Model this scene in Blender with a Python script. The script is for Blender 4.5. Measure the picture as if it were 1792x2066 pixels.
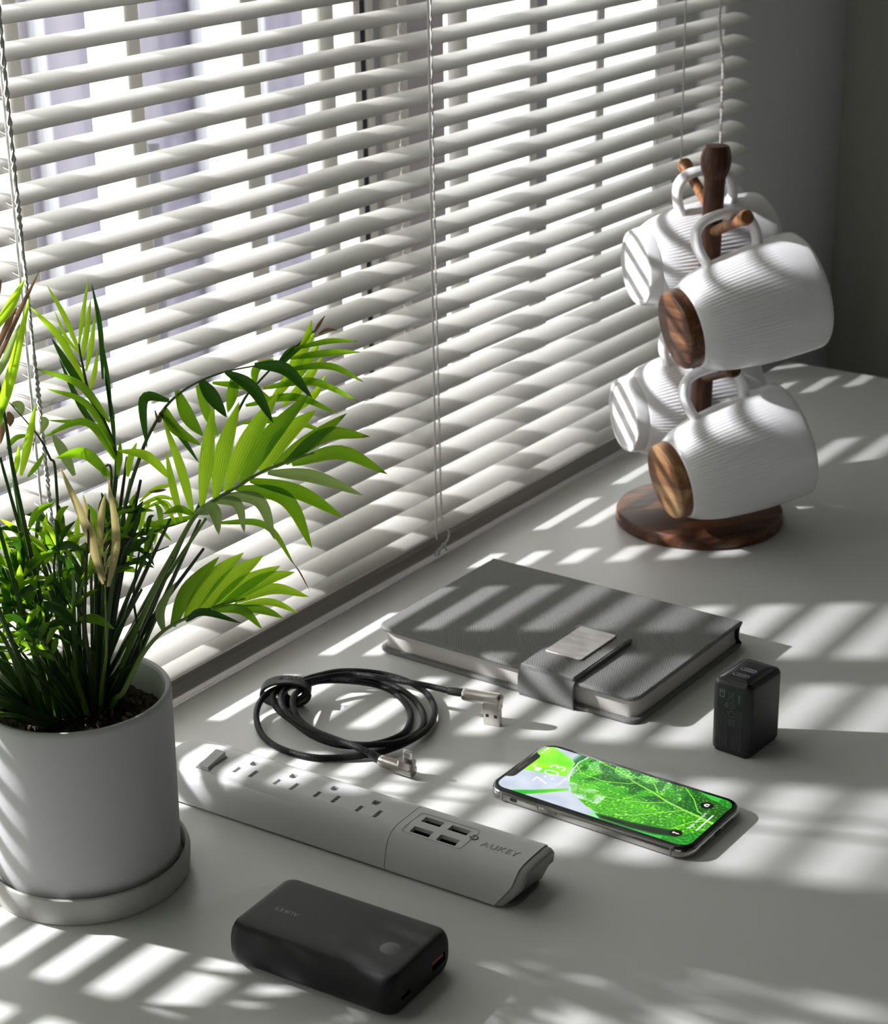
import bpy, bmesh, math, random
from mathutils import Vector, Matrix, Euler, noise
for o in list(bpy.data.objects): bpy.data.objects.remove(o, do_unlink=True)
SC = bpy.context.scene
COL = SC.collection
S = 0.001                                     # everything below is written in millimetres
rnd = random.Random(7)

# ------------------------------------------------------------------ camera
FPX = 3971.2
CAMH = 606.47
RM = [[0.5672507060792286, -0.8234331387093321, -0.01358317076070721],
      [-0.30360676862416647, -0.19376142834401472, -0.9328876882731806],
      [0.7655387426500428, 0.5333051424479095, -0.3599111814606576]]
right, down, fwd = (Vector(r) for r in RM)
cam_data = bpy.data.cameras.new('camera')
cam = bpy.data.objects.new('camera', cam_data); COL.objects.link(cam)
m = Matrix((right, -down, -fwd)).transposed().to_4x4()
m.translation = Vector((0, 0, CAMH*S))
cam.matrix_world = m
cam_data.sensor_fit = 'HORIZONTAL'; cam_data.sensor_width = 36.0
cam_data.lens = FPX/1792*36.0
cam_data.clip_start = 0.05; cam_data.clip_end = 60
cam_data.dof.use_dof = True
cam_data.dof.focus_distance = 1.13
cam_data.dof.aperture_fstop = 24
SC.camera = cam

# ------------------------------------------------------------------ light
world = bpy.data.worlds.new('sky'); SC.world = world; world.use_nodes = True
bg = world.node_tree.nodes['Background']
bg.inputs['Color'].default_value = (0.97, 0.98, 0.94, 1)
bg.inputs['Strength'].default_value = 3.4
LAMP = Vector((0.402, 1.773, 0.790))                # hard lamp standing outside the window
sd = bpy.data.lights.new('outdoor_lamp', 'SPOT'); sd.energy = 205.0; sd.shadow_soft_size = 0.0155; sd.color = (1, 0.985, 1.0)
sd.spot_size = math.radians(100); sd.spot_blend = 0.15
so = bpy.data.objects.new('outdoor_lamp', sd); COL.objects.link(so); so.location = LAMP
so.rotation_euler = (Vector((1.05, 0.60, 0.10))-LAMP).to_track_quat('-Z', 'Y').to_euler()
ad = bpy.data.lights.new('left_fill_light', 'AREA'); ad.shape = 'RECTANGLE'; ad.size = 0.8; ad.size_y = 0.7  # unseen fill lamp added to brighten blind and pot from the left; no window there
ad.energy = 0.8; ad.color = (1.0, 0.99, 0.94)
ao = bpy.data.objects.new('left_fill_light', ad); COL.objects.link(ao)
ao.location = (-0.30, 0.30, 0.45)
ao.rotation_euler = Vector((1, 0.35, -0.12)).to_track_quat('-Z', 'Y').to_euler()
SC.view_settings.view_transform = 'Standard'; SC.view_settings.look = 'None'
SC.view_settings.gamma = 1.0; SC.view_settings.use_curve_mapping = False
SC.view_settings.exposure = 0.0

# ------------------------------------------------------------------ helpers
def srgb(r, g, b):
    f = lambda c: (c/255/12.92) if c/255 <= 0.04045 else ((c/255+0.055)/1.055)**2.4
    return (f(r), f(g), f(b), 1)
def mat(name, col, rough=0.5, metal=0.0, spec=0.5, trans=0.0, coat=0.0, emis=None, es=0):
    mt = bpy.data.materials.new(name); mt.use_nodes = True
    b = mt.node_tree.nodes['Principled BSDF']
    b.inputs['Base Color'].default_value = col if len(col) == 4 else (*col, 1)
    b.inputs['Roughness'].default_value = rough; b.inputs['Metallic'].default_value = metal
    b.inputs['Specular IOR Level'].default_value = spec
    b.inputs['Transmission Weight'].default_value = trans
    b.inputs['Coat Weight'].default_value = coat
    if emis: b.inputs['Emission Color'].default_value = emis; b.inputs['Emission Strength'].default_value = es
    return mt
def nd(mt, t, **kw):
    n = mt.node_tree.nodes.new(t)
    for k, v in kw.items(): setattr(n, k, v)
    return n
def lk(mt, a, b): mt.node_tree.links.new(a, b)
def bsdf(mt): return mt.node_tree.nodes['Principled BSDF']
def add_bump(mt, scale=200, strength=0.1, dist=0.0002, detail=3, stretch=(1, 1, 1), coord='Object'):
    tc = nd(mt, 'ShaderNodeTexCoord'); mp = nd(mt, 'ShaderNodeMapping'); mp.inputs['Scale'].default_value = stretch
    nz = nd(mt, 'ShaderNodeTexNoise'); nz.inputs['Scale'].default_value = scale; nz.inputs['Detail'].default_value = detail
    bp = nd(mt, 'ShaderNodeBump'); bp.inputs['Strength'].default_value = strength; bp.inputs['Distance'].default_value = dist
    lk(mt, tc.outputs[coord], mp.inputs[0]); lk(mt, mp.outputs[0], nz.inputs['Vector'])
    lk(mt, nz.outputs[0], bp.inputs['Height']); lk(mt, bp.outputs[0], bsdf(mt).inputs['Normal'])
def add_mottle(mt, c1, c2, scale=20, stretch=(1, 1, 1), lo=0.35, hi=0.65, detail=4, distort=0, mid=None):
    tc = nd(mt, 'ShaderNodeTexCoord'); mp = nd(mt, 'ShaderNodeMapping'); mp.inputs['Scale'].default_value = stretch
    nz = nd(mt, 'ShaderNodeTexNoise'); nz.inputs['Scale'].default_value = scale; nz.inputs['Detail'].default_value = detail
    nz.inputs['Distortion'].default_value = distort
    cr = nd(mt, 'ShaderNodeValToRGB'); cr.color_ramp.elements[0].position = lo; cr.color_ramp.elements[1].position = hi
    cr.color_ramp.elements[0].color = c1; cr.color_ramp.elements[1].color = c2
    if mid:
        e = cr.color_ramp.elements.new((lo+hi)/2); e.color = mid
    lk(mt, tc.outputs['Object'], mp.inputs[0]); lk(mt, mp.outputs[0], nz.inputs['Vector'])
    lk(mt, nz.outputs[0], cr.inputs[0]); lk(mt, cr.outputs[0], bsdf(mt).inputs['Base Color'])

def tag(o, label=None, cat=None, group=None, kind=None):
    if label: o['label'] = label
    if cat: o['category'] = cat
    if group: o['group'] = group
    if kind: o['kind'] = kind
    return o
def empty(name, loc=(0, 0, 0), rot=(0, 0, 0)):
    o = bpy.data.objects.new(name, None); COL.objects.link(o)
    o.location = Vector(loc)*S; o.rotation_euler = rot; o.empty_display_size = 0.01
    return o
def mk(name, vf, mt, parent=None, world=False, smooth=True, sharp=35, off=(0, 0, 0)):
    """one mesh object; world=True: vertices are world millimetres below an unrotated parent"""
    V, F = vf
    o0 = Vector((0, 0, 0))
    if world and parent is not None:
        q = parent
        while q is not None: o0 += Vector(q.location)/S; q = q.parent
    me = bpy.data.meshes.new(name)
    me.from_pydata([((Vector(v)+Vector(off))-o0)*S for v in V], [], F)
    me.validate(); me.update()
    bm = bmesh.new(); bm.from_mesh(me); bmesh.ops.recalc_face_normals(bm, faces=bm.faces); bm.to_mesh(me); bm.free()
    if smooth:
        me.polygons.foreach_set('use_smooth', [True]*len(me.polygons))
        me.set_sharp_from_angle(angle=math.radians(sharp))
    for x in (mt if isinstance(mt, (list, tuple)) else [mt]): me.materials.append(x)
    o = bpy.data.objects.new(name, me); COL.objects.link(o)
    if parent is not None: o.parent = parent
    return o
def copy_tree(o, parent=None):
    c = o.copy(); COL.objects.link(c); c.parent = parent
    for ch in list(o.children): copy_tree(ch, c)
    return c
def join(*vfs):
    V, F = [], []
    for v, f in vfs:
        n = len(V); V += list(v); F += [tuple(i+n for i in q) for q in f]
    return V, F
def box(x0, x1, y0, y1, z0, z1):
    V = [(x, y, z) for z in (z0, z1) for y in (y0, y1) for x in (x0, x1)]
    return V, [(0, 2, 3, 1), (4, 5, 7, 6), (0, 1, 5, 4), (2, 6, 7, 3), (0, 4, 6, 2), (1, 3, 7, 5)]
def loft(rings, cap=True, close=True):
    n = len(rings[0]); V = [tuple(p) for r in rings for p in r]; F = []
    for k in range(len(rings)-1):
        for i in range(n if close else n-1):
            j = (i+1) % n
            F.append((k*n+i, k*n+j, (k+1)*n+j, (k+1)*n+i))
    if cap:
        F.append(tuple(range(n))[::-1]); F.append(tuple((len(rings)-1)*n+i for i in range(n)))
    return V, F
def rr(w, h, r, n=8, cx=0, cy=0):
    """rounded rectangle outline"""
    r = max(0.01, min(r, w/2-0.001, h/2-0.001)); P = []
    for sx, sy, a0 in ((1, 1, 0), (-1, 1, 90), (-1, -1, 180), (1, -1, 270)):
        for k in range(n+1):
            a = math.radians(a0+90*k/n)
            P.append((cx+sx*(w/2-r)+r*math.cos(a), cy+sy*(h/2-r)+r*math.sin(a)))
    return P
def rbox(w, h, rad, prof, n=8, cx=0, cy=0):
    """prof = [(inset, z)...] bottom to top"""
    return loft([[(x, y, z) for x, y in rr(w-2*i, h-2*i, rad-i, n, cx, cy)] for i, z in prof])
def bev(z0, z1, b, k=4, bb=None):
    bb = b if bb is None else bb
    P = [(bb*(1-math.sin(math.pi/2*t/k)), z0+bb*(1-math.cos(math.pi/2*t/k))) for t in range(k+1)]
    P += [(b*(1-math.cos(math.pi/2*t/k)), z1-b*(1-math.sin(math.pi/2*t/k))) for t in range(k+1)]
    return P
def lathe(prof, n=48, axis='z', fn=None, cap=True):
    R = []
    for k, (r, z) in enumerate(prof):
        ring = []
        for i in range(n):
            a = 2*math.pi*i/n; rr_ = r if fn is None else fn(r, z, a, k)
            c, s = rr_*math.cos(a), rr_*math.sin(a)
            ring.append((c, s, z) if axis == 'z' else (z, c, s))
        R.append(ring)
    return loft(R, cap=cap)
def spline(P, n=10):
    """Catmull-Rom through the points"""
    P = [Vector(p) for p in P]; Q = []
    for i in range(len(P)-1):
        a = P[i-1] if i else P[0]*2-P[1]; b, c = P[i], P[i+1]; d = P[i+2] if i+2 < len(P) else P[-1]*2-P[-2]
        for k in range(n):
            t = k/n
            Q.append(0.5*((2*b)+(c-a)*t+(2*a-5*b+4*c-d)*t*t+(3*b-a-3*c+d)*t**3))
    Q.append(P[-1]); return Q
def tube(P, r, n=8, cap=True, flat=None, up=None):
    """tube along points; r a number or list; flat=(a,b) gives an elliptic section"""
    P = [Vector(p) for p in P]; m_ = len(P); R = []
    T = [(P[min(i+1, m_-1)]-P[max(i-1, 0)]).normalized() for i in range(m_)]
    u = Vector(up) if up else (Vector((0, 0, 1)) if abs(T[0].z) < 0.9 else Vector((1, 0, 0)))
    u = (u-T[0]*u.dot(T[0])).normalized()
    for i in range(m_):
        u = (u-T[i]*u.dot(T[i]))
        u = u.normalized() if u.length > 1e-6 else Vector((1, 0, 0))
        v = T[i].cross(u); q = r[i] if isinstance(r, (list, tuple)) else r
        a, b = (q, q) if flat is None else (q*flat[0], q*flat[1])
        R.append([tuple(P[i]+u*(a*math.cos(2*math.pi*k/n))+v*(b*math.sin(2*math.pi*k/n))) for k in range(n)])
    return loft(R, cap=cap)
def xf(vf, M):
    return [tuple(M @ Vector(v)) for v in vf[0]], vf[1]
def rotz(a): return Matrix.Rotation(a, 4, 'Z')
def cut(o, cutters):
    """boolean holes, cutters given as vertex/face lists in the object's own millimetres"""
    c = mk('cutter', cutters, M['dark'], smooth=False)
    c.matrix_world = o.matrix_world
    bpy.context.view_layer.update()
    c.location = o.matrix_world.translation; c.rotation_euler = o.matrix_world.to_euler()
    md = o.modifiers.new('b', 'BOOLEAN'); md.object = c; md.operation = 'DIFFERENCE'; md.solver = 'EXACT'
    bpy.context.view_layer.update()
    dg = bpy.context.evaluated_depsgraph_get()
    me = bpy.data.meshes.new_from_object(o.evaluated_get(dg))
    o.modifiers.clear(); old = o.data; o.data = me; me.name = old.name
    bpy.data.objects.remove(c, do_unlink=True)
def text_mesh(name, body, size, mt, parent, M4, extrude=0.05, align='CENTER', shear=0, spacing=1.0, thin=0):
    cu = bpy.data.curves.new(name, 'FONT'); cu.body = body; cu.size = size*S; cu.extrude = extrude*S
    cu.align_x = align; cu.align_y = 'CENTER'; cu.space_character = spacing; cu.resolution_u = 3; cu.offset = -thin*S
    t = bpy.data.objects.new(name, cu); COL.objects.link(t)
    bpy.context.view_layer.update()
    dg = bpy.context.evaluated_depsgraph_get()
    me = bpy.data.meshes.new_from_object(t.evaluated_get(dg)); bpy.data.objects.remove(t, do_unlink=True)
    me.materials.clear(); me.materials.append(mt)
    o = bpy.data.objects.new(name, me); COL.objects.link(o)
    o.parent = parent
    loc, rot, _ = M4.decompose()
    o.location = loc*S; o.rotation_euler = rot.to_euler()
    return o
def ray(px, py):
    return (right*((px-896)/FPX)+down*((py-1033)/FPX)+fwd)
def onz(px, py, z=0):
    d = ray(px, py); t = (z-CAMH)/d.z; return Vector((0, 0, CAMH))+d*t

# ------------------------------------------------------------------ materials
M = {}
M['dark'] = mat('dark', (0.01, 0.01, 0.011), 0.5)
M['table'] = mat('white_table_top', (0.70, 0.70, 0.685), 0.36, spec=0.35); add_bump(M['table'], 900, 0.05, 0.0001)
M['slat'] = mat('painted_aluminium_slat', (0.63, 0.62, 0.58), 0.42, spec=0.4); add_bump(M['slat'], 1600, 0.12, 0.00008)
M['rail'] = mat('taupe_rail', (0.28, 0.26, 0.235), 0.4)
M['cord'] = mat('white_cord', (0.72, 0.71, 0.68), 0.8)
M['frame'] = mat('window_frame_paint', (0.72, 0.70, 0.66), 0.4)
M['frame_grey'] = mat('grey_frame', (0.40, 0.40, 0.44), 0.4)
M['mauve'] = mat('mauve_grey_panel', (0.50, 0.46, 0.50), 0.5)
M['gasket'] = mat('black_gasket', (0.015, 0.017, 0.03), 0.5)
M['wall_b'] = mat('lavender_grey_wall', (0.80, 0.79, 0.86), 0.9); add_bump(M['wall_b'], 300, 0.15, 0.0004)
M['wall_o'] = mat('olive_grey_wall', (0.46, 0.47, 0.41), 0.9); add_bump(M['wall_o'], 300, 0.15, 0.0004)
M['wall_r'] = mat('room_wall', (0.30, 0.30, 0.29), 0.9)
M['floor'] = mat('floor_board', (0.06, 0.055, 0.05), 0.6)
M['reveal'] = mat('reveal_grey', (0.10, 0.10, 0.095), 0.8)
M['facade'] = mat('lavender_render', (0.50, 0.49, 0.56), 0.9)
add_mottle(M['facade'], srgb(106, 102, 118), srgb(128, 124, 138), 3, (6, 1, 0.2))
M['terrace'] = mat('white_terrace', (0.60, 0.60, 0.63), 0.9)
M['pale_wall'] = mat('pale_wall_outside', (0.86, 0.86, 0.90), 0.9)
g = bpy.data.materials.new('window_glass'); g.use_nodes = True; M['glass'] = g
for n_ in list(g.node_tree.nodes):
    if n_.type == 'BSDF_PRINCIPLED': g.node_tree.nodes.remove(n_)
gt = nd(g, 'ShaderNodeBsdfTransparent'); gt.inputs[0].default_value = (0.97, 0.975, 0.98, 1)
gg = nd(g, 'ShaderNodeBsdfGlossy'); gg.inputs['Roughness'].default_value = 0.02
gm = nd(g, 'ShaderNodeMixShader'); gw = nd(g, 'ShaderNodeLayerWeight'); gp5 = nd(g, 'ShaderNodeMath', operation='POWER'); gp5.inputs[1].default_value = 5; lk(g, gw.outputs['Facing'], gp5.inputs[0])
gf = nd(g, 'ShaderNodeMath', operation='MULTIPLY_ADD'); gf.inputs[1].default_value = 0.6; gf.inputs[2].default_value = 0.03; lk(g, gp5.outputs[0], gf.inputs[0])
lk(g, gf.outputs[0], gm.inputs[0]); lk(g, gt.outputs[0], gm.inputs[1]); lk(g, gg.outputs[0], gm.inputs[2])
lk(g, gm.outputs[0], g.node_tree.nodes['Material Output'].inputs['Surface'])
M['pot'] = mat('matt_white_ceramic', (0.56, 0.56, 0.57), 0.62, spec=0.3)
add_bump(M['pot'], 600, 0.1, 0.0002)
M['pot_in'] = mat('greenish_inner_glaze', (0.42, 0.46, 0.38), 0.5)
M['saucer'] = mat('bare_clay_saucer', (0.47, 0.47, 0.44), 0.8); add_bump(M['saucer'], 500, 0.2, 0.0002)
M['soil'] = mat('dark_soil', (0.02, 0.015, 0.012), 0.9)
add_mottle(M['soil'], (0.006, 0.004, 0.003, 1), (0.05, 0.034, 0.026, 1), 220)
M['chip'] = mat('bark_chip', (0.16, 0.09, 0.07), 0.7)
add_mottle(M['chip'], (0.05, 0.028, 0.02, 1), (0.30, 0.18, 0.15, 1), 90)
def leafmat(name, c, t, tip=None, tw=0.45, rough=0.38):
    mt = mat(name, c, rough, spec=0.45)
    b = bsdf(mt)
    tl = nd(mt, 'ShaderNodeBsdfTranslucent'); mx = nd(mt, 'ShaderNodeMixShader'); mx.inputs[0].default_value = tw
    uv = nd(mt, 'ShaderNodeUVMap'); uv.uv_map = 'leaf'
    sp = nd(mt, 'ShaderNodeSeparateXYZ'); lk(mt, uv.outputs[0], sp.inputs[0])
    # fine lengthwise veins
    wv = nd(mt, 'ShaderNodeMath', operation='SINE'); mu = nd(mt, 'ShaderNodeMath', operation='MULTIPLY'); mu.inputs[1].default_value = 42
    lk(mt, sp.outputs[1], mu.inputs[0]); lk(mt, mu.outputs[0], wv.inputs[0])
    ma = nd(mt, 'ShaderNodeMath', operation='MULTIPLY_ADD'); ma.inputs[1].default_value = 0.12; ma.inputs[2].default_value = 0.9
    lk(mt, wv.outputs[0], ma.inputs[0])
    cr = nd(mt, 'ShaderNodeValToRGB'); E_ = cr.color_ramp.elements
    E_[0].position = 0.0; E_[0].color = c; E_[1].position = 1.0; E_[1].color = c if tip is None else tip
    cr2 = nd(mt, 'ShaderNodeValToRGB'); G_ = cr2.color_ramp.elements
    G_[0].position = 0.0; G_[0].color = t; G_[1].position = 1.0; G_[1].color = t if tip is None else tip
    if tip is not None:
        e = E_.new(0.90); e.color = c; e = G_.new(0.90); e.color = t
    for r_, dst in ((cr, b.inputs['Base Color']), (cr2, tl.inputs[0])):
        lk(mt, sp.outputs[0], r_.inputs[0])
        vm = nd(mt, 'ShaderNodeVectorMath', operation='SCALE'); lk(mt, r_.outputs[0], vm.inputs[0]); lk(mt, ma.outputs[0], vm.inputs['Scale'])
        lk(mt, vm.outputs[0], dst)
    lk(mt, b.outputs[0], mx.inputs[1]); lk(mt, tl.outputs[0], mx.inputs[2])
    lk(mt, mx.outputs[0], mt.node_tree.nodes['Material Output'].inputs['Surface'])
    return mt
BR = (0.05, 0.016, 0.008, 1)
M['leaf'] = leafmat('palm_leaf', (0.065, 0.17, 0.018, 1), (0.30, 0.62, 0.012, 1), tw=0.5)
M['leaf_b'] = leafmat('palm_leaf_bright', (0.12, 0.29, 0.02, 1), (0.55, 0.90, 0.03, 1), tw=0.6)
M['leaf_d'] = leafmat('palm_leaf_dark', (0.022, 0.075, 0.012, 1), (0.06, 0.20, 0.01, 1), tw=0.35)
M['leaf_t'] = leafmat('palm_leaf_brown_tip', (0.07, 0.19, 0.02, 1), (0.34, 0.66, 0.02, 1), tip=BR)
M['leaf_p'] = leafmat('palm_leaf_pale', (0.20, 0.34, 0.13, 1), (0.42, 0.58, 0.16, 1), tip=(0.5, 0.45, 0.25, 1))
M['leaf_y'] = leafmat('palm_leaf_dried_cream', (0.45, 0.40, 0.20, 1), (0.62, 0.52, 0.22, 1), tip=(0.45, 0.30, 0.12, 1), tw=0.4)
M['leaf_n'] = leafmat('palm_leaf_brown', (0.16, 0.09, 0.055, 1), (0.32, 0.18, 0.10, 1), tw=0.3)
M['stem'] = mat('palm_stem', (0.045, 0.10, 0.018), 0.45); M['stem_l'] = mat('palm_stem_light', (0.17, 0.28, 0.05), 0.45)
M['spear'] = mat('palm_spear_dark', (0.03, 0.04, 0.02), 0.5)
def wood(name, c1, c2, c3, st=(1, 1, 14), sc=14):
    mt = mat(name, c2, 0.42, spec=0.4)
    add_mottle(mt, c1, c3, sc, st, 0.3, 0.7, 6, 1.2, mid=c2); return mt
M['wood'] = wood('walnut_post', (0.030, 0.010, 0.005, 1), (0.085, 0.030, 0.013, 1), (0.17, 0.065, 0.026, 1), (6, 6, 0.6), 40)
M['wood_disc'] = wood('acacia_disc', (0.035, 0.012, 0.007, 1), (0.11, 0.042, 0.019, 1), (0.24, 0.10, 0.042, 1), (0.5, 5, 5), 18)
M['wood_peg'] = wood('oiled_peg', (0.16, 0.06, 0.02, 1), (0.30, 0.13, 0.048, 1), (0.42, 0.20, 0.08, 1), (4, 4, 4), 30)
M['wood_cap'] = wood('walnut_cap', (0.035, 0.013, 0.006, 1), (0.12, 0.048, 0.02, 1), (0.26, 0.12, 0.05, 1), (6, 0.8, 6), 20)
M['wood_cap2'] = wood('two_tone_acacia_cap', (0.09, 0.035, 0.015, 1), (0.24, 0.11, 0.045, 1), (0.55, 0.36, 0.17, 1), (3, 0.5, 3), 12)
M['porc'] = mat('white_porcelain', (0.90, 0.90, 0.915), 0.16, spec=0.5, coat=0.3)
M['fabric'] = mat('grey_twill', (0.125, 0.125, 0.122), 0.75, spec=0.3)
def twill(mt, c1, c2, sc=620, rot=0.9):
    tc = nd(mt, 'ShaderNodeTexCoord'); mp = nd(mt, 'ShaderNodeMapping'); mp.inputs['Rotation'].default_value = (0, 0.5, rot)
    wv = nd(mt, 'ShaderNodeTexWave'); wv.inputs['Scale'].default_value = sc; wv.inputs['Distortion'].default_value = 1.5; wv.inputs['Detail'].default_value = 2
    wv.inputs['Detail Scale'].default_value = 3
    cr = nd(mt, 'ShaderNodeValToRGB'); cr.color_ramp.elements[0].color = c1; cr.color_ramp.elements[1].color = c2
    bp = nd(mt, 'ShaderNodeBump'); bp.inputs['Strength'].default_value = 0.45; bp.inputs['Distance'].default_value = 0.0003
    lk(mt, tc.outputs['Object'], mp.inputs[0]); lk(mt, mp.outputs[0], wv.inputs[0]); lk(mt, wv.outputs[1], cr.inputs[0])
    lk(mt, cr.outputs[0], bsdf(mt).inputs['Base Color']); lk(mt, wv.outputs[1], bp.inputs['Height']); lk(mt, bp.outputs[0], bsdf(mt).inputs['Normal'])
twill(M['fabric'], (0.12, 0.12, 0.118, 1), (0.29, 0.29, 0.285, 1), 290)
M['paper'] = mat('page_edges', (0.62, 0.60, 0.56), 0.8)
tc = nd(M['paper'], 'ShaderNodeTexCoord'); wv = nd(M['paper'], 'ShaderNodeTexWave'); wv.bands_direction = 'Z'; wv.inputs['Scale'].default_value = 240
wv.inputs['Distortion'].default_value = 0.6
cr = nd(M['paper'], 'ShaderNodeValToRGB'); cr.color_ramp.elements[0].color = (0.46, 0.44, 0.41, 1); cr.color_ramp.elements[1].color = (0.66, 0.64, 0.60, 1)
lk(M['paper'], tc.outputs['Object'], wv.inputs[0]); lk(M['paper'], wv.outputs[1], cr.inputs[0]); lk(M['paper'], cr.outputs[0], bsdf(M['paper']).inputs['Base Color'])
M['plate'] = mat('brushed_steel_plate', (0.50, 0.48, 0.46), 0.38, metal=0.75); add_mottle(M['plate'], (0.42, 0.40, 0.39, 1), (0.58, 0.56, 0.54, 1), 60, (3, 1, 1))
M['black_edge'] = mat('black_lining', (0.012, 0.012, 0.014), 0.6)
M['cable'] = mat('black_braided_cable', (0.005, 0.005, 0.006), 0.5, spec=0.25)
def braid(mt):
    tc = nd(mt, 'ShaderNodeTexCoord'); vo = nd(mt, 'ShaderNodeTexVoronoi'); vo.inputs['Scale'].default_value = 1400
    bp = nd(mt, 'ShaderNodeBump'); bp.inputs['Strength'].default_value = 0.7; bp.inputs['Distance'].default_value = 0.0004
    lk(mt, tc.outputs['Object'], vo.inputs['Vector']); lk(mt, vo.outputs['Distance'], bp.inputs['Height']); lk(mt, bp.outputs[0], bsdf(mt).inputs['Normal'])
braid(M['cable'])
M['velcro'] = mat('black_hook_strap', (0.017, 0.017, 0.018), 0.6); add_bump(M['velcro'], 900, 0.3, 0.0003)
M['satin'] = mat('satin_nickel', (0.60, 0.57, 0.53), 0.30, metal=1.0); add_bump(M['satin'], 2500, 0.1, 0.00005)
M['satin_d'] = mat('dark_satin_nickel', (0.34, 0.32, 0.29), 0.28, metal=1.0)
M['steel'] = mat('plug_steel', (0.62, 0.60, 0.56), 0.22, metal=1.0)
M['gold'] = mat('contact_grey', (0.30, 0.29, 0.27), 0.4, metal=0.6)
M['strip'] = mat('white_plastic', (0.60, 0.60, 0.60), 0.42, spec=0.35)
M['strip_base'] = mat('grey_base_plastic', (0.16, 0.16, 0.15), 0.5)
M['strip_cap'] = mat('grey_end_cap', (0.36, 0.36, 0.355), 0.5)
M['line'] = mat('printed_grey_line', (0.30, 0.30, 0.295), 0.5)
M['line_g'] = mat('printed_dark_green', (0.02, 0.12, 0.10), 0.5)
M['rubber'] = mat('soft_touch_black', (0.012, 0.012, 0.013), 0.55, spec=0.35); add_bump(M['rubber'], 1500, 0.1, 0.00008)
M['rubber_g'] = mat('soft_touch_button', (0.036, 0.036, 0.036), 0.5)
M['print'] = mat('grey_print', (0.22, 0.22, 0.225), 0.45)
M['print_f'] = mat('faint_print', (0.13, 0.13, 0.136), 0.45)
M['orange'] = mat('orange_tongue', (0.40, 0.09, 0.03), 0.5)
M['charger'] = mat('charger_black', (0.016, 0.016, 0.020), 0.42); add_bump(M['charger'], 2500, 0.25, 0.0001)
M['charger_top'] = mat('charger_glossy_top', (0.010, 0.010, 0.012), 0.14)
M['ring'] = mat('port_ring_grey', (0.30, 0.30, 0.34), 0.35, metal=0.5)
M['chrome'] = mat('polished_steel_band', (0.42, 0.41, 0.39), 0.16, metal=1.0)
M['glassblk'] = mat('black_screen_glass', (0.006, 0.006, 0.007), 0.06, coat=0.2)
M['green_s'] = mat('green_smudge', (0.1, 0.2, 0.1))
# ------------------------------------------------------------------ setting
def struct(name, vf, mt, parent=None, smooth=False):
    o = mk(name, vf, mt, parent, smooth=smooth)
    if parent is None: o['kind'] = 'structure'
    return o
FZ = -742
struct('floor', box(-1900, 2300, -2600, 1050, FZ-40, FZ), M['floor'])
struct('ceiling', box(-1900, 2300, -2600, 1050, 1900, 1940), M['wall_r'])
struct('wall_far', box(2052, 2140, -2600, 1000, FZ, 1900), M['wall_o'])
struct('wall_back', box(-1900, 2140, -2690, -2600, FZ, 1900), M['wall_r'])
wl = box(-1990, -1900, -2600, 1000, FZ, 1900)
struct('wall_left', wl, M['wall_r'])
WY0, WY1 = 886, 1000                                  # the wall with the window
OX0, OX1, OZ0, OZ1 = 190, 1764, -30, 1150
struct('wall_window', join(box(-1900, OX0, WY0, WY1+60, FZ, 1900), loft([[(x, y, z) for x, y in ((OX1, WY0), (2052, WY0), (2052, WY1+60), (1945, WY1+60), (OX1, 963))] for z in (FZ, 1900)]),
       box(OX0, 2052, WY0+0.2, WY1+60, FZ, OZ0), box(OX0, 2052, WY0+0.2, WY1+60, OZ1, 1900)), M['wall_b'])
struct('trim_1', join(box(OX1-1.5, OX1+0.5, WY0+0.5, 963, OZ0, OZ1)), M['reveal'])
struct('baseboard_far', box(2040, 2052, -2600, 886, FZ, FZ+90), M['wall_o'])
# window: posts, sills, panes
win = empty('window_1', ((OX0+OX1)/2, 985, OZ0)); win['kind'] = 'structure'
def wpart(name, vf, mt, sm=False): return mk(name, vf, mt, win, world=True, smooth=sm)
wpart('sill', box(OX0, OX1-2, 888, 1058, OZ0, OZ0+12), M['frame'])
wpart('head_rail', box(OX0, OX1-2, 955, 1040, OZ1-45, OZ1), M['frame'])
def rbar(x0, x1, y0, y1, r=4, z0=OZ0+12, z1=OZ1-45):
    P = rr(x1-x0, y1-y0, r, 4, (x0+x1)/2, (y0+y1)/2)
    return loft([[(x, y, z0) for x, y in P], [(x, y, z1) for x, y in P]])
posts = [(205, 16, 40), (300, 16, 40), (415, 16, 40), (535, 16, 40), (640, 56, 40), (781, 16, 40), (885, 13, 38), (994, 14.5, 40), (1114, 20, 40)]
for x, w, d in posts:
    wpart('post', rbar(x, x+w, 948, 948+d, 3), M['frame'], True)
wpart('post', rbar(1450, 1463, 985, 1001, 3), M['frame'], True)
wpart('outer_stile', rbar(1002, 1048.5, 989, 994, 1.5), M['frame'], True)
wpart('round_post', rbar(1224, 1248, 962, 986, 11.9), M['frame'], True)
# meeting stiles in the middle, with the black gasket
def kx(k, y=995): return k*y
wpart('sash_stile', rbar(kx(1.3095), kx(1.3190), 990, 1012, 2), M['frame'], True)
wpart('gasket', box(kx(1.3192), kx(1.3268), 992, 1010, OZ0+12, OZ1-45), M['gasket'])
wpart('sash_stile', rbar(kx(1.3270), kx(1.3370), 990, 1012, 2), M['frame'], True)
wpart('sash_stile', rbar(kx(1.3372), kx(1.3525), 996, 1012, 2), M['frame_grey'], True)
wpart('sash_stile', rbar(kx(1.3527), kx(1.3864), 988, 1012, 8), M['frame'], True)
wpart('mauve_panel', rbar(kx(1.3866), kx(1.4480), 996, 1008, 2), M['mauve'], True)
wpart('sash_stile', rbar(1546, 1557, 974, 990, 2), M['frame'], True)
wpart('sash_stile', rbar(1557.5, 1566, 978, 990, 2), M['frame'], True)
wpart('sash_stile', rbar(1566.5, 1591, 982, 990, 2), M['frame_grey'], True)
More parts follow.
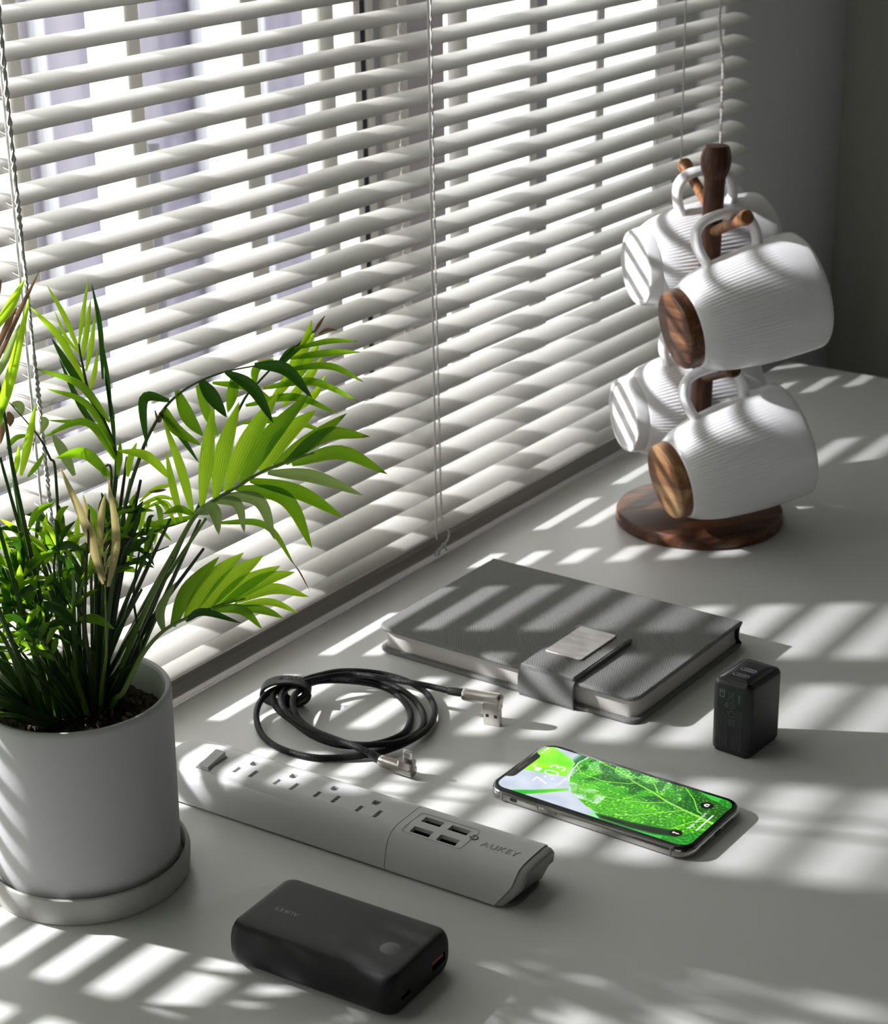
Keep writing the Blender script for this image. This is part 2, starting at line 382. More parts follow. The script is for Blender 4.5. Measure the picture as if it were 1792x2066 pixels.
wpart('sash_stile', rbar(1668, 1684, 974, 990, 3), M['frame'], True)
for a, b in ((192, 1302), (1441, 1870)):
    wpart('pane', box(a, b, 1018, 1021, OZ0+12, OZ1-45), M['glass'])
wpart('fine_rod', box(1440, 1442.5, 1080, 1082, OZ0+12, OZ1-45), M['frame_grey'])
wpart('fine_rod', box(1497, 1499.5, 1080, 1082, OZ0+12, OZ1-45), M['frame_grey'])
# outdoors
struct('ground_1', box(-3000, 9000, 1070, 12000, -1040, -1000), M['terrace'])
nb_ = empty('neighbour_house', (1900, 2700, -1000))
tag(nb_, 'pale lavender rendered wall seen in strips through the blind on the left', 'building')
mk('wall', box(-1500, 3720, 2600, 3000, -1000, 330), M['facade'], nb_, world=True, smooth=False)
for xx in (1500, 1680, 2270, 2480, 2900, 3080):
    mk('downpipe', tube([(xx, 2580, -1000), (xx, 2580, 330)], 14, 10), M['frame_grey'], nb_, world=True)
pl = mk('leaning_pole', tube(spline([(1560, 1500, -1000), (1605, 1520, -300), (1640, 1540, 200)], 8), 11, 10), M['gasket'])
tag(pl, 'blurred dark leaning pole outside the glass on the left', 'pole')

# ------------------------------------------------------------------ table
tb = empty('desk', (1075, 498, FZ))
tag(tb, 'long white desk top pushed against the window wall under everything', 'desk')
P = rr(1552, 696, 6, 4, 1076, 498)
def desk_ring(i, z): return [(x, y, z) for x, y in rr(1552-2*i, 696-2*i, 6, 4, 1076, 498)]
mk('desk_top', loft([desk_ring(i, z) for i, z in bev(-26, 0, 2.0, 3)]), M['table'], tb, world=True)
for x in (350, 1800):
    for y in (200, 796):
        mk('leg', rbox(50, 50, 3, [(0, FZ), (0, -26)], 3, x, y), M['table'], tb, world=True)
mk('apron', join(box(375, 1775, 188, 206, -90, -26), box(375, 1775, 790, 808, -90, -26)), M['table'], tb, world=True, smooth=False)

# ------------------------------------------------------------------ blind
BX0, BX1 = 262, 1756.5
bl = empty('venetian_blind', ((BX0+BX1)/2, 862, 1090))
tag(bl, 'cream venetian blind with curved tilted slats hanging over the window', 'blind')
PITCH = 20.78
TH = math.radians(15.5)
def slat_vf():
    n = 9; R = []
    for side in (0, 1):
        for k in range(n):
            t = k/(n-1) if side == 0 else 1-k/(n-1)
            u = (t-0.5)*25; h = 1.75*(1-(2*t-1)**2)+(0.0 if side == 0 else -0.28)
            y = u*math.cos(TH)-h*math.sin(TH); z = u*math.sin(TH)+h*math.cos(TH)
            R.append((y, z))
    # clipped round corners at the ends
    rings = []
    for x, s_ in ((BX0, 0.90), (BX0+2.5, 1.0), (BX1-2.5, 1.0), (BX1, 0.90)):
        rings.append([(x, y*s_, z*s_) for y, z in R])
    return loft(rings)
sv = slat_vf()
front_y, front_z = -12.5*math.cos(TH), -12.5*math.sin(TH)
YC = 850-front_y
cx0 = (BX0+BX1)/2
sm = None
n = 0
z = 467.1-front_z+PITCH*29
zs = []
while z > 30:
    zs.append(z); z -= PITCH
zs.append(17.2-front_z)                               # the last slat lies on the rail
for i, zz in enumerate(zs):
    if sm is None:
        o = mk('slat', ([(x-cx0, y, q) for x, y, q in sv[0]], sv[1]), M['slat'], bl); sm = o
    else:
        o = sm.copy(); COL.objects.link(o); o.parent = bl
    o.location = (0, (YC-862)*S, (zz-1090)*S)
    o.rotation_euler = (math.radians(rnd.uniform(-0.5, 0.5)), 0, 0)
zt = zs[0]+22; zb = zs[-1]
def bpart(name, vf, mt, sm_=True): return mk(name, vf, mt, bl, world=True, smooth=sm_)
bpart('head_box', box(BX0-2, BX1+2, 846, 880, zt, zt+32), M['slat'], False)
rl = [(849.5, 4), (850.5, 1.2), (853, 0), (872, 0), (874.5, 1.2), (875.5, 4), (875, 11), (872, 13.5), (853, 13.5), (850.2, 11)]
bpart('bottom_rail', loft([[(x, y, q) for y, q in rl] for x in (BX0, BX1)]), M['rail'])
bpart('rail_end_cap', loft([[(x, y, q) for y, q in rl] for x in (BX1, BX1+1.8)]), M['gasket'])
for lx in (372, 786, 1207, 1608):
    bpart('ladder_string', tube([(lx, 848.6, q) for q in (14, zt)], 0.75, 6), M['cord'])
    bpart('ladder_string', tube([(lx+1, 876.0, q) for q in (14, zt)], 0.7, 6), M['cord'])
    tw = []
    k = 0; q = 16.0
    while q < zt:
        tw.append((lx+3+1.2*math.cos(k*1.3), 877+1.2*math.sin(k*1.3), q)); k += 1; q += 2.2
    bpart('lift_cord', tube(tw, 0.9, 5), M['cord'])
    rg = [tube([(lx, 849.2, q-1.8), (lx+0.5, 862, q+1.1), (lx+1, 875.5, q+4.2)], 0.35, 4) for q in [w-0.5 for w in zs]]
    bpart('ladder_rungs', join(*rg), M['cord'])['kind'] = 'stuff'
# twisted pull cords hanging in front
def twisted(P, r=0.62, rr_=0.62, step=1.1, turn=0.75):
    Q = spline(P, 40); L = 0; out = [[], []]
    for i, p in enumerate(Q):
        if i: L += (Q[i]-Q[i-1]).length
        for s_ in (0, 1):
            a = L*turn+s_*math.pi
            out[s_].append(p+Vector((math.cos(a)*rr_, math.sin(a)*rr_, 0)))
    return join(*[tube(o_, r, 5) for o_ in out])
pc = mk('pull_cord', twisted([(783, 843.5, zt), (783.4, 843.5, 700), (784, 843.5, 430), (787, 843.5, 250), (789, 843, 120), (790, 842.5, 30)], 1.0, 0.9), M['cord'])
tag(pc, 'thick twisted white cord hanging before the blind behind the palm', 'cord', 'blind cords')
pc = mk('pull_cord', twisted([(1203.5, 844.5, zt), (1204, 844.5, 700), (1204.5, 844.5, 438), (1206, 844.5, 230), (1207.5, 844.5, 106), (1209, 844.5, 34), (1213, 843.5, 24), (1217, 843, 17), (1212, 842.5, 11),
      (1199, 842.5, 8), (1196, 842.5, 5.5), (1200, 842.5, 3.5), (1204, 842.5, 8), (1208, 842, 11.5), (1211, 842, 4)], 0.5, 0.45), M['cord'])
tag(pc, 'thin white cord before the blind centre ending in a small loop knot at the rail', 'cord', 'blind cords')
pc = mk('pull_cord', twisted([(1672, 845, zt), (1672, 845, 600), (1669, 845, 400), (1668, 844.5, 370), (1676, 844, 335), (1677, 844, 300), (1676, 844, 150), (1676, 844, 60)], 0.75, 0.7), M['cord'])
tag(pc, 'white cord with a slight kink hanging beside the mug tree knob', 'cord', 'blind cords')

# ------------------------------------------------------------------ saucer and potted palm
PC = (698.6, 742)
sc_ = mk('saucer', lathe([(0.5, 0), (56.5, 0), (57.6, 0.8), (58.6, 8), (58.9, 14), (58.3, 16.3), (57.2, 17), (56.2, 16.4), (55.6, 14.8), (55.2, 5), (54, 4.2), (0.5, 4.0)], 72), M['saucer'])
sc_.location = (PC[0]*S, PC[1]*S, 0)
tag(sc_, 'round unglazed grey saucer under the white plant pot', 'saucer')
pp = empty('potted_palm', (PC[0], PC[1], 4.3))
tag(pp, 'small bushy parlour palm growing in a matt white cylindrical pot', 'potted plant')
HP = 118
mk('pot', lathe([(0.5, 4.3), (45, 4.3), (49.5, 5.2), (52.2, 8), (53.3, 13), (53.8, 40), (54.2, 80), (54.4, HP-4), (54.3, HP-1.5), (53.4, HP-0.2), (52.3, HP), (51.2, HP-0.6), (50.6, HP-2.5)], 96, cap=False),
   M['pot'], pp, world=True, off=(PC[0], PC[1], 0))
mk('pot_lining', lathe([(50.6, HP-2.4), (50.2, HP-10), (49.9, HP-30)], 96, cap=False), M['pot_in'], pp, world=True, off=(PC[0], PC[1], 0))
SZ = 98
def soil_h(x, y): return SZ+2.2*noise.noise(Vector((x*0.06, y*0.06, 1)))*2+1.6*noise.noise(Vector((x*0.25, y*0.25, 5)))*1.6+0.9*noise.noise(Vector((x*0.7, y*0.7, 9)))
V, F = [], []
NR, NA = 34, 110
for i in range(NR+1):
    r = 49.8*i/NR
    for j in range(NA):
        a = 2*math.pi*j/NA; x, y = r*math.cos(a), r*math.sin(a)
        V.append((x+PC[0], y+PC[1], soil_h(x, y)))
for i in range(NR):
    for j in range(NA):
        k = (j+1) % NA; F.append((i*NA+j, i*NA+k, (i+1)*NA+k, (i+1)*NA+j))
mk('soil', (V, F), M['soil'], pp, world=True)['kind'] = 'stuff'
def chip(c, s, r_):
    V = []
    q = Euler((r_.uniform(0, 6), r_.uniform(0, 6), r_.uniform(0, 6))).to_matrix()
    sc3 = (s*r_.uniform(.8, 1.9), s*r_.uniform(.5, 1), s*r_.uniform(.3, .6))
    bm = bmesh.new(); bmesh.ops.create_icosphere(bm, subdivisions=1, radius=1)
    for v in bm.verts:
        w = Vector((v.co.x*sc3[0], v.co.y*sc3[1], v.co.z*sc3[2]))*(1+r_.uniform(-.35, .35)); w = q @ w; V.append(tuple(w+Vector(c)))
    F = [tuple(v.index for v in f.verts) for f in bm.faces]; bm.free(); return V, F
rc = random.Random(3)
small, big = [], []
for i in range(520):
    a, r = rc.uniform(0, 6.283), 48*math.sqrt(rc.random()); x, y = r*math.cos(a), r*math.sin(a)
    small.append(chip((PC[0]+x, PC[1]+y, soil_h(x, y)+0.6), rc.uniform(0.5, 1.5), rc))
for i in range(46):
    a, r = rc.uniform(2.4, 6.0), 44*math.sqrt(rc.random()); x, y = r*math.cos(a), r*math.sin(a)
    big.append(chip((PC[0]+x, PC[1]+y, soil_h(x, y)+1.2), rc.uniform(1.3, 2.9), rc))
mk('soil_crumbs', join(*small), M['soil'], pp, world=True, smooth=False)['kind'] = 'stuff'
mk('bark_chips', join(*big), M['chip'], pp, world=True, smooth=False)['kind'] = 'stuff'
# the palm: built on an upright plane through the pot axis, every stem and leaflet at its own depth
PN = Vector((0.686, 0.728, 0)).normalized()
def pt(px, py, d=0.0):
    C0 = Vector((0, 0, CAMH)); D = ray(px, py); P0 = Vector((PC[0], PC[1], 0))+PN*d
    t = (P0-C0).dot(PN)/D.dot(PN); q = C0+D*t
    if q.y > 838: q = C0+D*((838-0)/D.y)
    return q
SYS = {'A': (0, 540, 4.267), 'B': (0, 900, 4.267), 'C': (0, 520, 2.24), 'P': (0, 0, 1)}
def cv(sy, x, y, d=0): ox, oy, s_ = SYS[sy]; return pt(ox+x/s_, oy+y/s_, d)
def leaflet(P3, w, mt, parent, fold=0.35, side=None):
    Q = spline(P3, 7); n_ = len(Q); V, F, UV = [], [], []
    vd = side if side is not None else Vector((-0.686, -0.728, 0.35)).normalized()
    for i, p in enumerate(Q):
        t = i/(n_-1); T = (Q[min(i+1, n_-1)]-Q[max(i-1, 0)]).normalized()
        sdir = T.cross(vd); sdir = sdir.normalized() if sdir.length > 1e-4 else Vector((1, 0, 0))
        nn = sdir.cross(T).normalized()
        ww = w*0.5*(0.22+0.78*math.sin(math.pi*min(1, t*1.5+0.06)/2)**1.0)*(1-t**2.6)**0.85 if t < 1 else 0.02
        ww = max(ww, 0.03)
        for k, s_ in enumerate((-1, -0.5, 0, 0.5, 1)):
            V.append(tuple(p+sdir*(s_*ww)+nn*(abs(s_)*ww*fold)))
            UV.append((t, s_*0.5+0.5))
        if i:
            for k in range(4):
                a = (i-1)*5+k; F.append((a, a+1, a+6, a+5))
    o = mk('leaflet', (V, F), mt, parent, world=True, smooth=True, sharp=180)
    uvl = o.data.uv_layers.new(name='leaf')
    for lp in o.data.loops: uvl.data[lp.index].uv = UV[lp.vertex_index]
    return o
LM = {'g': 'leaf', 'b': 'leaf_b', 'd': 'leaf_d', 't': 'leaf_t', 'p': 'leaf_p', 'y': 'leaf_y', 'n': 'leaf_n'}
def clump(x, y):
    return Vector((PC[0]+17+x*0.48, PC[1]+9+y*0.5, SZ-3))
def frond(sy, rach, leaves, r0=1.5, mt='stem', d0=0, d1=0, soil=None):
    n_ = len(rach)
    P = [cv(sy, x, y, d0+(d1-d0)*i/(n_-1)) for i, (x, y) in enumerate(rach)]
    if soil is not None:
        a = clump(*soil); P = [a, a.lerp(P[0], 0.5)+Vector((0, 0, 2))]+P
    Q = spline(P, 6)
    fr = mk('frond', tube(Q, [r0*(1-0.72*i/(len(Q)-1)) for i in range(len(Q))], 6), M[mt], pp, world=True)
    for L in leaves:
        (bx, by), (mx, my), (tx, ty), w, c = L[:5]; dd = L[5] if len(L) > 5 else 0
        f = lambda yy: 0.5
        b = cv(sy, bx, by, (d0+d1)/2); mid = cv(sy, mx, my, (d0+d1)/2+dd*0.5); tip = cv(sy, tx, ty, (d0+d1)/2+dd)
        leaflet([b, mid, tip], w/SYS[sy][2]/3.55, M[LM[c]], fr)
    return fr
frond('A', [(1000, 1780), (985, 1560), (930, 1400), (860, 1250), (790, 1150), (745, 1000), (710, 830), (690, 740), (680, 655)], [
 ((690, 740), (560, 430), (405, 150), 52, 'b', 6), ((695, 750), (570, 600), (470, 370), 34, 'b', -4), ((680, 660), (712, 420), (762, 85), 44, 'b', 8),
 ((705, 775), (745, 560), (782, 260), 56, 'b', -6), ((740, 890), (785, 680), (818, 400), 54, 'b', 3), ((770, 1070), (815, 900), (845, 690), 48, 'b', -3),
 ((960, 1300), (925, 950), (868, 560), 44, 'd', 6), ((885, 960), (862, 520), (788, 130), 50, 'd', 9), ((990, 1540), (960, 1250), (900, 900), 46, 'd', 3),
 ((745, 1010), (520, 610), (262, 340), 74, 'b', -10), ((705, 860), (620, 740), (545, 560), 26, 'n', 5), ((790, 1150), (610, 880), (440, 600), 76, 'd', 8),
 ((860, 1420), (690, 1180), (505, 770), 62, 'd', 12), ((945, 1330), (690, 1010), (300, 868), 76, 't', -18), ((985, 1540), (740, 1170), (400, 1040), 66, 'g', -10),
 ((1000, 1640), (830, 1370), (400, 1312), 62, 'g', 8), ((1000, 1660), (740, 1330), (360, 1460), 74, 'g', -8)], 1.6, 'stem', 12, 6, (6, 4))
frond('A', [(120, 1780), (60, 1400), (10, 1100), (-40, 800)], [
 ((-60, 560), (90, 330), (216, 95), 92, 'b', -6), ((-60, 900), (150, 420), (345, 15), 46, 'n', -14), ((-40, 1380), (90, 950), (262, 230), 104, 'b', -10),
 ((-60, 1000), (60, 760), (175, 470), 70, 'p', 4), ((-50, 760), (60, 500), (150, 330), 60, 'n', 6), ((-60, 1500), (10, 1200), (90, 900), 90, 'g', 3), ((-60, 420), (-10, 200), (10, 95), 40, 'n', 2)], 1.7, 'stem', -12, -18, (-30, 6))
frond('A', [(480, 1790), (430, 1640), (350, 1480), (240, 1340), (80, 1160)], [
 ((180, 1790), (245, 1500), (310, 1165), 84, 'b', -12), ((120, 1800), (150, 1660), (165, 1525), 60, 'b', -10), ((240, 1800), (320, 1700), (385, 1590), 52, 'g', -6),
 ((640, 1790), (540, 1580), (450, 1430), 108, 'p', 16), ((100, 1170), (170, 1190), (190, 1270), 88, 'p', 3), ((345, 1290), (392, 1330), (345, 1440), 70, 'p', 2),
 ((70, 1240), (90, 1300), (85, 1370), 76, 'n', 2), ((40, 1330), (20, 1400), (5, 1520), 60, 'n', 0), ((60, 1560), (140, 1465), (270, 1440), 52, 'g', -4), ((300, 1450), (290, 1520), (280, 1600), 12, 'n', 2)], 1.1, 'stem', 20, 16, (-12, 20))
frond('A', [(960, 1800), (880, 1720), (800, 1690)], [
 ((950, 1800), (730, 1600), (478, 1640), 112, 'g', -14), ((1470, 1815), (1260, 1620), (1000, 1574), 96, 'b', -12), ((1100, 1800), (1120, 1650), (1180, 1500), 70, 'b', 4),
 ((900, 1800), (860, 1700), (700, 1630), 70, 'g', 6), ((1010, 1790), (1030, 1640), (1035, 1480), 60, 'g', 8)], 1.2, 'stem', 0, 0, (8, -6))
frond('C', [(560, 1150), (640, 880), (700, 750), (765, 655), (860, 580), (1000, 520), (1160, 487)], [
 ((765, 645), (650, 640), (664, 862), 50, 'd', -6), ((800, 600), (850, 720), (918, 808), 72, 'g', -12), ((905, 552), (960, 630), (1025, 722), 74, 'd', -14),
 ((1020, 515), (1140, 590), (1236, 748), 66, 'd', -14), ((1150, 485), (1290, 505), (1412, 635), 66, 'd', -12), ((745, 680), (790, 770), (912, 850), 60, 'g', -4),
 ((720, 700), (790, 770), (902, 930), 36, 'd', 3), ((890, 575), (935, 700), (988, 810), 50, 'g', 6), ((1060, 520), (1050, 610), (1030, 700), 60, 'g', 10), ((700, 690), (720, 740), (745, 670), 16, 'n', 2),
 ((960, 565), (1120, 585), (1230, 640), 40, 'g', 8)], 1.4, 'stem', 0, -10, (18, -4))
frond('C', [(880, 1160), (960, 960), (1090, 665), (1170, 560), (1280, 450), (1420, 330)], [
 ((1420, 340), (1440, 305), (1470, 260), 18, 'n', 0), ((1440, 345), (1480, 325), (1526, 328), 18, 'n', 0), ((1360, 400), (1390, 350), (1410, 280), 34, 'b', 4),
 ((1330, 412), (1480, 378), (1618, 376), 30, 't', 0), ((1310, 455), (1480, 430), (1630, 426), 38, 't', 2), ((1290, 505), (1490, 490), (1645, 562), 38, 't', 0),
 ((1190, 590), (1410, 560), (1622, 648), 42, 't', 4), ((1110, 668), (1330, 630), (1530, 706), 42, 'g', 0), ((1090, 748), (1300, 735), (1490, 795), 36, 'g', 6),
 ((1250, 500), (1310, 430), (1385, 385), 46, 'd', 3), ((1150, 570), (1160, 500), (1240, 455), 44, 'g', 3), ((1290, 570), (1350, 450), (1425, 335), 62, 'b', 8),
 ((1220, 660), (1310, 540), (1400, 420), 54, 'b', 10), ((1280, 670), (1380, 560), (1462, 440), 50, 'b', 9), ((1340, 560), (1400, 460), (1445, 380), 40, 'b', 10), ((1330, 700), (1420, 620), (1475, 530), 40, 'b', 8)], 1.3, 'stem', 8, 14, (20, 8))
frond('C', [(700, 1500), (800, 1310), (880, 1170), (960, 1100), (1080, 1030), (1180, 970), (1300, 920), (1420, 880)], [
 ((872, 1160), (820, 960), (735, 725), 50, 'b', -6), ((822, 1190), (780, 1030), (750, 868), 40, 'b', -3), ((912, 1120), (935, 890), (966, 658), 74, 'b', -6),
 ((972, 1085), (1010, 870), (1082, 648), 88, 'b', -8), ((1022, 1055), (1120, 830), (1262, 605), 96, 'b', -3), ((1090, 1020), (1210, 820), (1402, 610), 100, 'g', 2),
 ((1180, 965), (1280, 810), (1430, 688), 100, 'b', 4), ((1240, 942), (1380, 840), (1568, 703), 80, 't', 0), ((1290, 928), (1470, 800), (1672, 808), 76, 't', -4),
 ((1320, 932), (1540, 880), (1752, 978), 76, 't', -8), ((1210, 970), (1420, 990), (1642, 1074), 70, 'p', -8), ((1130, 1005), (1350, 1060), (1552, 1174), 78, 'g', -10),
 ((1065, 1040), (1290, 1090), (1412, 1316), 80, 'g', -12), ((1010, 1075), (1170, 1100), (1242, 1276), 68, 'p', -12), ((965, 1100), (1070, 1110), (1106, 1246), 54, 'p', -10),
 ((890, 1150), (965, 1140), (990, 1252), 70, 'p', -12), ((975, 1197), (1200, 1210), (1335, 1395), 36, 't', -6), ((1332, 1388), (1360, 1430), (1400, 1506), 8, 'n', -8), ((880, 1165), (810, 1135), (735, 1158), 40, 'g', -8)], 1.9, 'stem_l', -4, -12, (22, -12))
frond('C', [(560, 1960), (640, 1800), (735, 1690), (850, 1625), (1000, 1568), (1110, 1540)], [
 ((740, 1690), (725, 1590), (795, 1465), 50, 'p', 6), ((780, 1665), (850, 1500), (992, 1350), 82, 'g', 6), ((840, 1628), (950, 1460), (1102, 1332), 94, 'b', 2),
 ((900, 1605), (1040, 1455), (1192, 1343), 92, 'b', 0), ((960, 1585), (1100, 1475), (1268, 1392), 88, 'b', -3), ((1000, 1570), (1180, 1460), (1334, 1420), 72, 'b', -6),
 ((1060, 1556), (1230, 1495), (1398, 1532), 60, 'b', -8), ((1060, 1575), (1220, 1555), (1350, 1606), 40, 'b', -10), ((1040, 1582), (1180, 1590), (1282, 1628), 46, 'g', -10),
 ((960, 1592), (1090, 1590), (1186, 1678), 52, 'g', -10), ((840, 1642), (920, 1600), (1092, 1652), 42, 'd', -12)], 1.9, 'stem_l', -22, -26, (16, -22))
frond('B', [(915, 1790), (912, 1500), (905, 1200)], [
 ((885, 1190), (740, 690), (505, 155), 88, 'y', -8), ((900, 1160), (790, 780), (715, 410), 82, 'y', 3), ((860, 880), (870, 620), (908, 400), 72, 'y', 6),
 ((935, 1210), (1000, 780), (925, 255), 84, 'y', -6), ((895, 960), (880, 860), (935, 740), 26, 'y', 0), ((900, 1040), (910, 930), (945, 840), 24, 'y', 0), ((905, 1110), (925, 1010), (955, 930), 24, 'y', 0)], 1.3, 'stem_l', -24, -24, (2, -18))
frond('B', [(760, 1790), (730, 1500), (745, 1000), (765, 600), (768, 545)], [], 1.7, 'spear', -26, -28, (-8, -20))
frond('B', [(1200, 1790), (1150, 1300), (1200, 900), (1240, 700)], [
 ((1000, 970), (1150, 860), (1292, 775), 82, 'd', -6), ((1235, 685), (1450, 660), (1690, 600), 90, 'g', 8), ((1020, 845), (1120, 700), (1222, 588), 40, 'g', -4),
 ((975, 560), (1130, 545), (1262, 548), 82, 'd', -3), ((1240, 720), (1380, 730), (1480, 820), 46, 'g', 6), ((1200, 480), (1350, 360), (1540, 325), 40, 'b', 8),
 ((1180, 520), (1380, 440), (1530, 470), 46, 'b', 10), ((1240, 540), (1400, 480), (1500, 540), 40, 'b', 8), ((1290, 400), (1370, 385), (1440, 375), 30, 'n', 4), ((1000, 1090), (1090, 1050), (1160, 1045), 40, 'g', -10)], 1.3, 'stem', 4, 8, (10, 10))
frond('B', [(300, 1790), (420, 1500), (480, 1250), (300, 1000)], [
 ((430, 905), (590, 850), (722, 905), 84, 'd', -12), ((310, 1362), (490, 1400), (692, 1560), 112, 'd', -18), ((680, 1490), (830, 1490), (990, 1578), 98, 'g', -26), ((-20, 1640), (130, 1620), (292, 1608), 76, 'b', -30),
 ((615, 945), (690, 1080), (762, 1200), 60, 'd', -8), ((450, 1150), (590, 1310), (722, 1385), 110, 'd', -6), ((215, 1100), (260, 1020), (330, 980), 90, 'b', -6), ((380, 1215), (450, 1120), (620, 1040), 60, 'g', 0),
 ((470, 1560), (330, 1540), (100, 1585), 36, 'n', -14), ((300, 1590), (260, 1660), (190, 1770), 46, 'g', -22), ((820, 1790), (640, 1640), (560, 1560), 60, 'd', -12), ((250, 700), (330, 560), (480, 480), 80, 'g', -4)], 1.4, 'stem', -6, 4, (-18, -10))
# the tangle in the middle: many smaller leaflets on short fronds
rf = random.Random(21)
for k in range(25):
    bx = rf.uniform(60, 1080); by = rf.uniform(760, 1480); ang = rf.uniform(-1.0, 1.0)+(-0.55 if bx < 480 else 0.25)
    L_ = rf.uniform(360, 600)
    tx, ty = bx+math.sin(ang)*L_, by-math.cos(ang)*L_*0.8
    dd = rf.uniform(-16, 26)
    sx = (bx-600)/1000*60
    lv = []
    for j in range(rf.randint(5, 7)):
        t = (j+1.0)/8.5
        qx, qy = bx+(tx-bx)*t, by+(ty-by)*t
        s_ = 1 if j % 2 else -1
        an = ang+s_*rf.uniform(0.35, 0.95); l2 = rf.uniform(250, 410)
        ex, ey = qx+math.sin(an)*l2, qy-math.cos(an)*l2
        ex = min(ex, 1330); ey = max(ey, 120)
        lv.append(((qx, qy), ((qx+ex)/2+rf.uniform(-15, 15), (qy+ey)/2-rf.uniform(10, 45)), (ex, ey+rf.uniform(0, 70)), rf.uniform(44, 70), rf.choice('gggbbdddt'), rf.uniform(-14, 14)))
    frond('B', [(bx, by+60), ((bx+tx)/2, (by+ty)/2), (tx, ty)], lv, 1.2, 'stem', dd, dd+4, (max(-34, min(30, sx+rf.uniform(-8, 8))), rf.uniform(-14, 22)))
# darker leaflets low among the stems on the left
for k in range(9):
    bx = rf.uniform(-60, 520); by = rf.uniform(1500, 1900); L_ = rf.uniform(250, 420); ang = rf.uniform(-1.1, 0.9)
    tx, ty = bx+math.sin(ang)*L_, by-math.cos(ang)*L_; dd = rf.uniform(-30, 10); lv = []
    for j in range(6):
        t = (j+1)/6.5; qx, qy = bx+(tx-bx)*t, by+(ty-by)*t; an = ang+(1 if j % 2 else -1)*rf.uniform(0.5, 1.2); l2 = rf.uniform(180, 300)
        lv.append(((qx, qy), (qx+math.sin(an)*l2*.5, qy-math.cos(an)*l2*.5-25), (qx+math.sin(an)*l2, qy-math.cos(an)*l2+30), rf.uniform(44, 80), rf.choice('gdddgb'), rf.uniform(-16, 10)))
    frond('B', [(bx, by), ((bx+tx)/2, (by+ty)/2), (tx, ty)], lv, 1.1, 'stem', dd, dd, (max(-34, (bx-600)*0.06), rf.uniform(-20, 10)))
# bare stalks
stalks = [((540, 1180), 14, 'stem'), ((575, 900), 20, 'spear'), ((590, 1000), 4, 'stem'), ((620, 1060), 8, 'stem'), ((636, 1004), 6, 'spear'), ((920, 1315), -10, 'spear'), ((780, 1350), -6, 'spear'),
          ((700, 1250), 2, 'stem'), ((770, 1180), 0, 'spear'), ((930, 1180), -14, 'stem_l'), ((905, 1185), -10, 'stem'), ((860, 1195), -2, 'stem'), ((480, 1200), 12, 'stem'), ((380, 1300), 16, 'stem_l'), ((250, 1180), -6, 'stem'),
          ((90, 1240), -8, 'stem'), ((10, 1400), -14, 'stem'), ((170, 1300), 6, 'stem_l'), ((60, 1000), 2, 'stem_l'), ((0, 900), 0, 'stem'), ((640, 1500), -14, 'stem'), ((430, 1250), 8, 'stem'), ((520, 1380), -12, 'stem'), ((330, 1420), -20, 'stem_l')]
for k, ((x, y), d, mt) in enumerate(stalks):
    a = clump(max(-34, min(34, (x-480)*0.07))+rf.uniform(-8, 8), rf.uniform(-26, 26))
    b = cv('C', x, y, d)
    Q = spline([a, a.lerp(b, 0.5)+Vector((rf.uniform(-3, 3), 0, 3)), b], 8)
    mk('stalk', tube(Q, [2.0*(1-0.6*i/16) for i in range(17)], 6), M[mt], pp, world=True)

# the side of the palm that reaches out of the picture to the left (it shades the desk front)
def pixel_x(p):
    q = p-Vector((0, 0, CAMH)); return 896+FPX*q.dot(right)/q.dot(fwd)
def free_frond(base, tip, arch, L_, n_, seed, w=9.5):
    r_ = random.Random(seed)
    a = Vector(base); b = Vector(tip); mid = a.lerp(b, 0.55)+Vector((0, 0, arch))
    Q = spline([a, mid, b], 12)
    fr = mk('frond', tube(Q, [1.7*(1-0.7*i/(len(Q)-1)) for i in range(len(Q))], 6), M['stem'], pp, world=True)
    ax = (b-a).normalized(); sd_ = ax.cross(Vector((0, 0, 1))).normalized()
    for k in range(n_):
        t = 0.34+0.66*(k//2*2)/(n_-1); s_ = 1 if k % 2 else -1
        p = Q[min(len(Q)-1, int(t*(len(Q)-1)))]
        d_ = (ax*r_.uniform(0.5, 0.8)+sd_*s_*r_.uniform(0.6, 0.9)+Vector((0, 0, r_.uniform(-.15, .3)))).normalized()
        ll = L_*r_.uniform(0.75, 1.1)*(1.15-0.5*abs(t-0.6))
        e = p+d_*ll-Vector((0, 0, ll*r_.uniform(0.1, 0.35)))
        if e.y > 838: e.y = 838
        m_ = p+d_*ll*0.55
        if m_.y > 840: m_.y = 840
        if max(pixel_x(e), pixel_x(m_)) > -8: continue
        leaflet([p, m_, e], w*r_.uniform(.8, 1.15), M[LM[r_.choice('ggbdgt')]], fr, side=Vector((0, 0, 1)) if r_.random() < .5 else Vector((0.3, -0.8, 0.5)).normalized())
for k, (tx, ty, tz, ar) in enumerate(((598, 735, 176, 14), (560, 715, 235, 22), (520, 745, 265, 30), (500, 700, 215, 26), (545, 780, 300, 26), (590, 700, 285, 18), (470, 760, 325, 34), (615, 770, 330, 12),
        (560, 740, 345, 20), (510, 790, 250, 30), (605, 690, 215, 16), (540, 690, 170, 26), (620, 720, 370, 8), (575, 765, 150, 20), (585, 742, 118, 26), (600, 716, 122, 22), (606, 765, 128, 22), (570, 705, 138, 30), (560, 742, 150, 26), (612, 742, 150, 14))):
    free_frond((PC[0]-8+rf.uniform(-5, 5), PC[1]+16+rf.uniform(-8, 8), SZ-2), (tx-12, ty, tz), ar, 66, 16, 50+k)
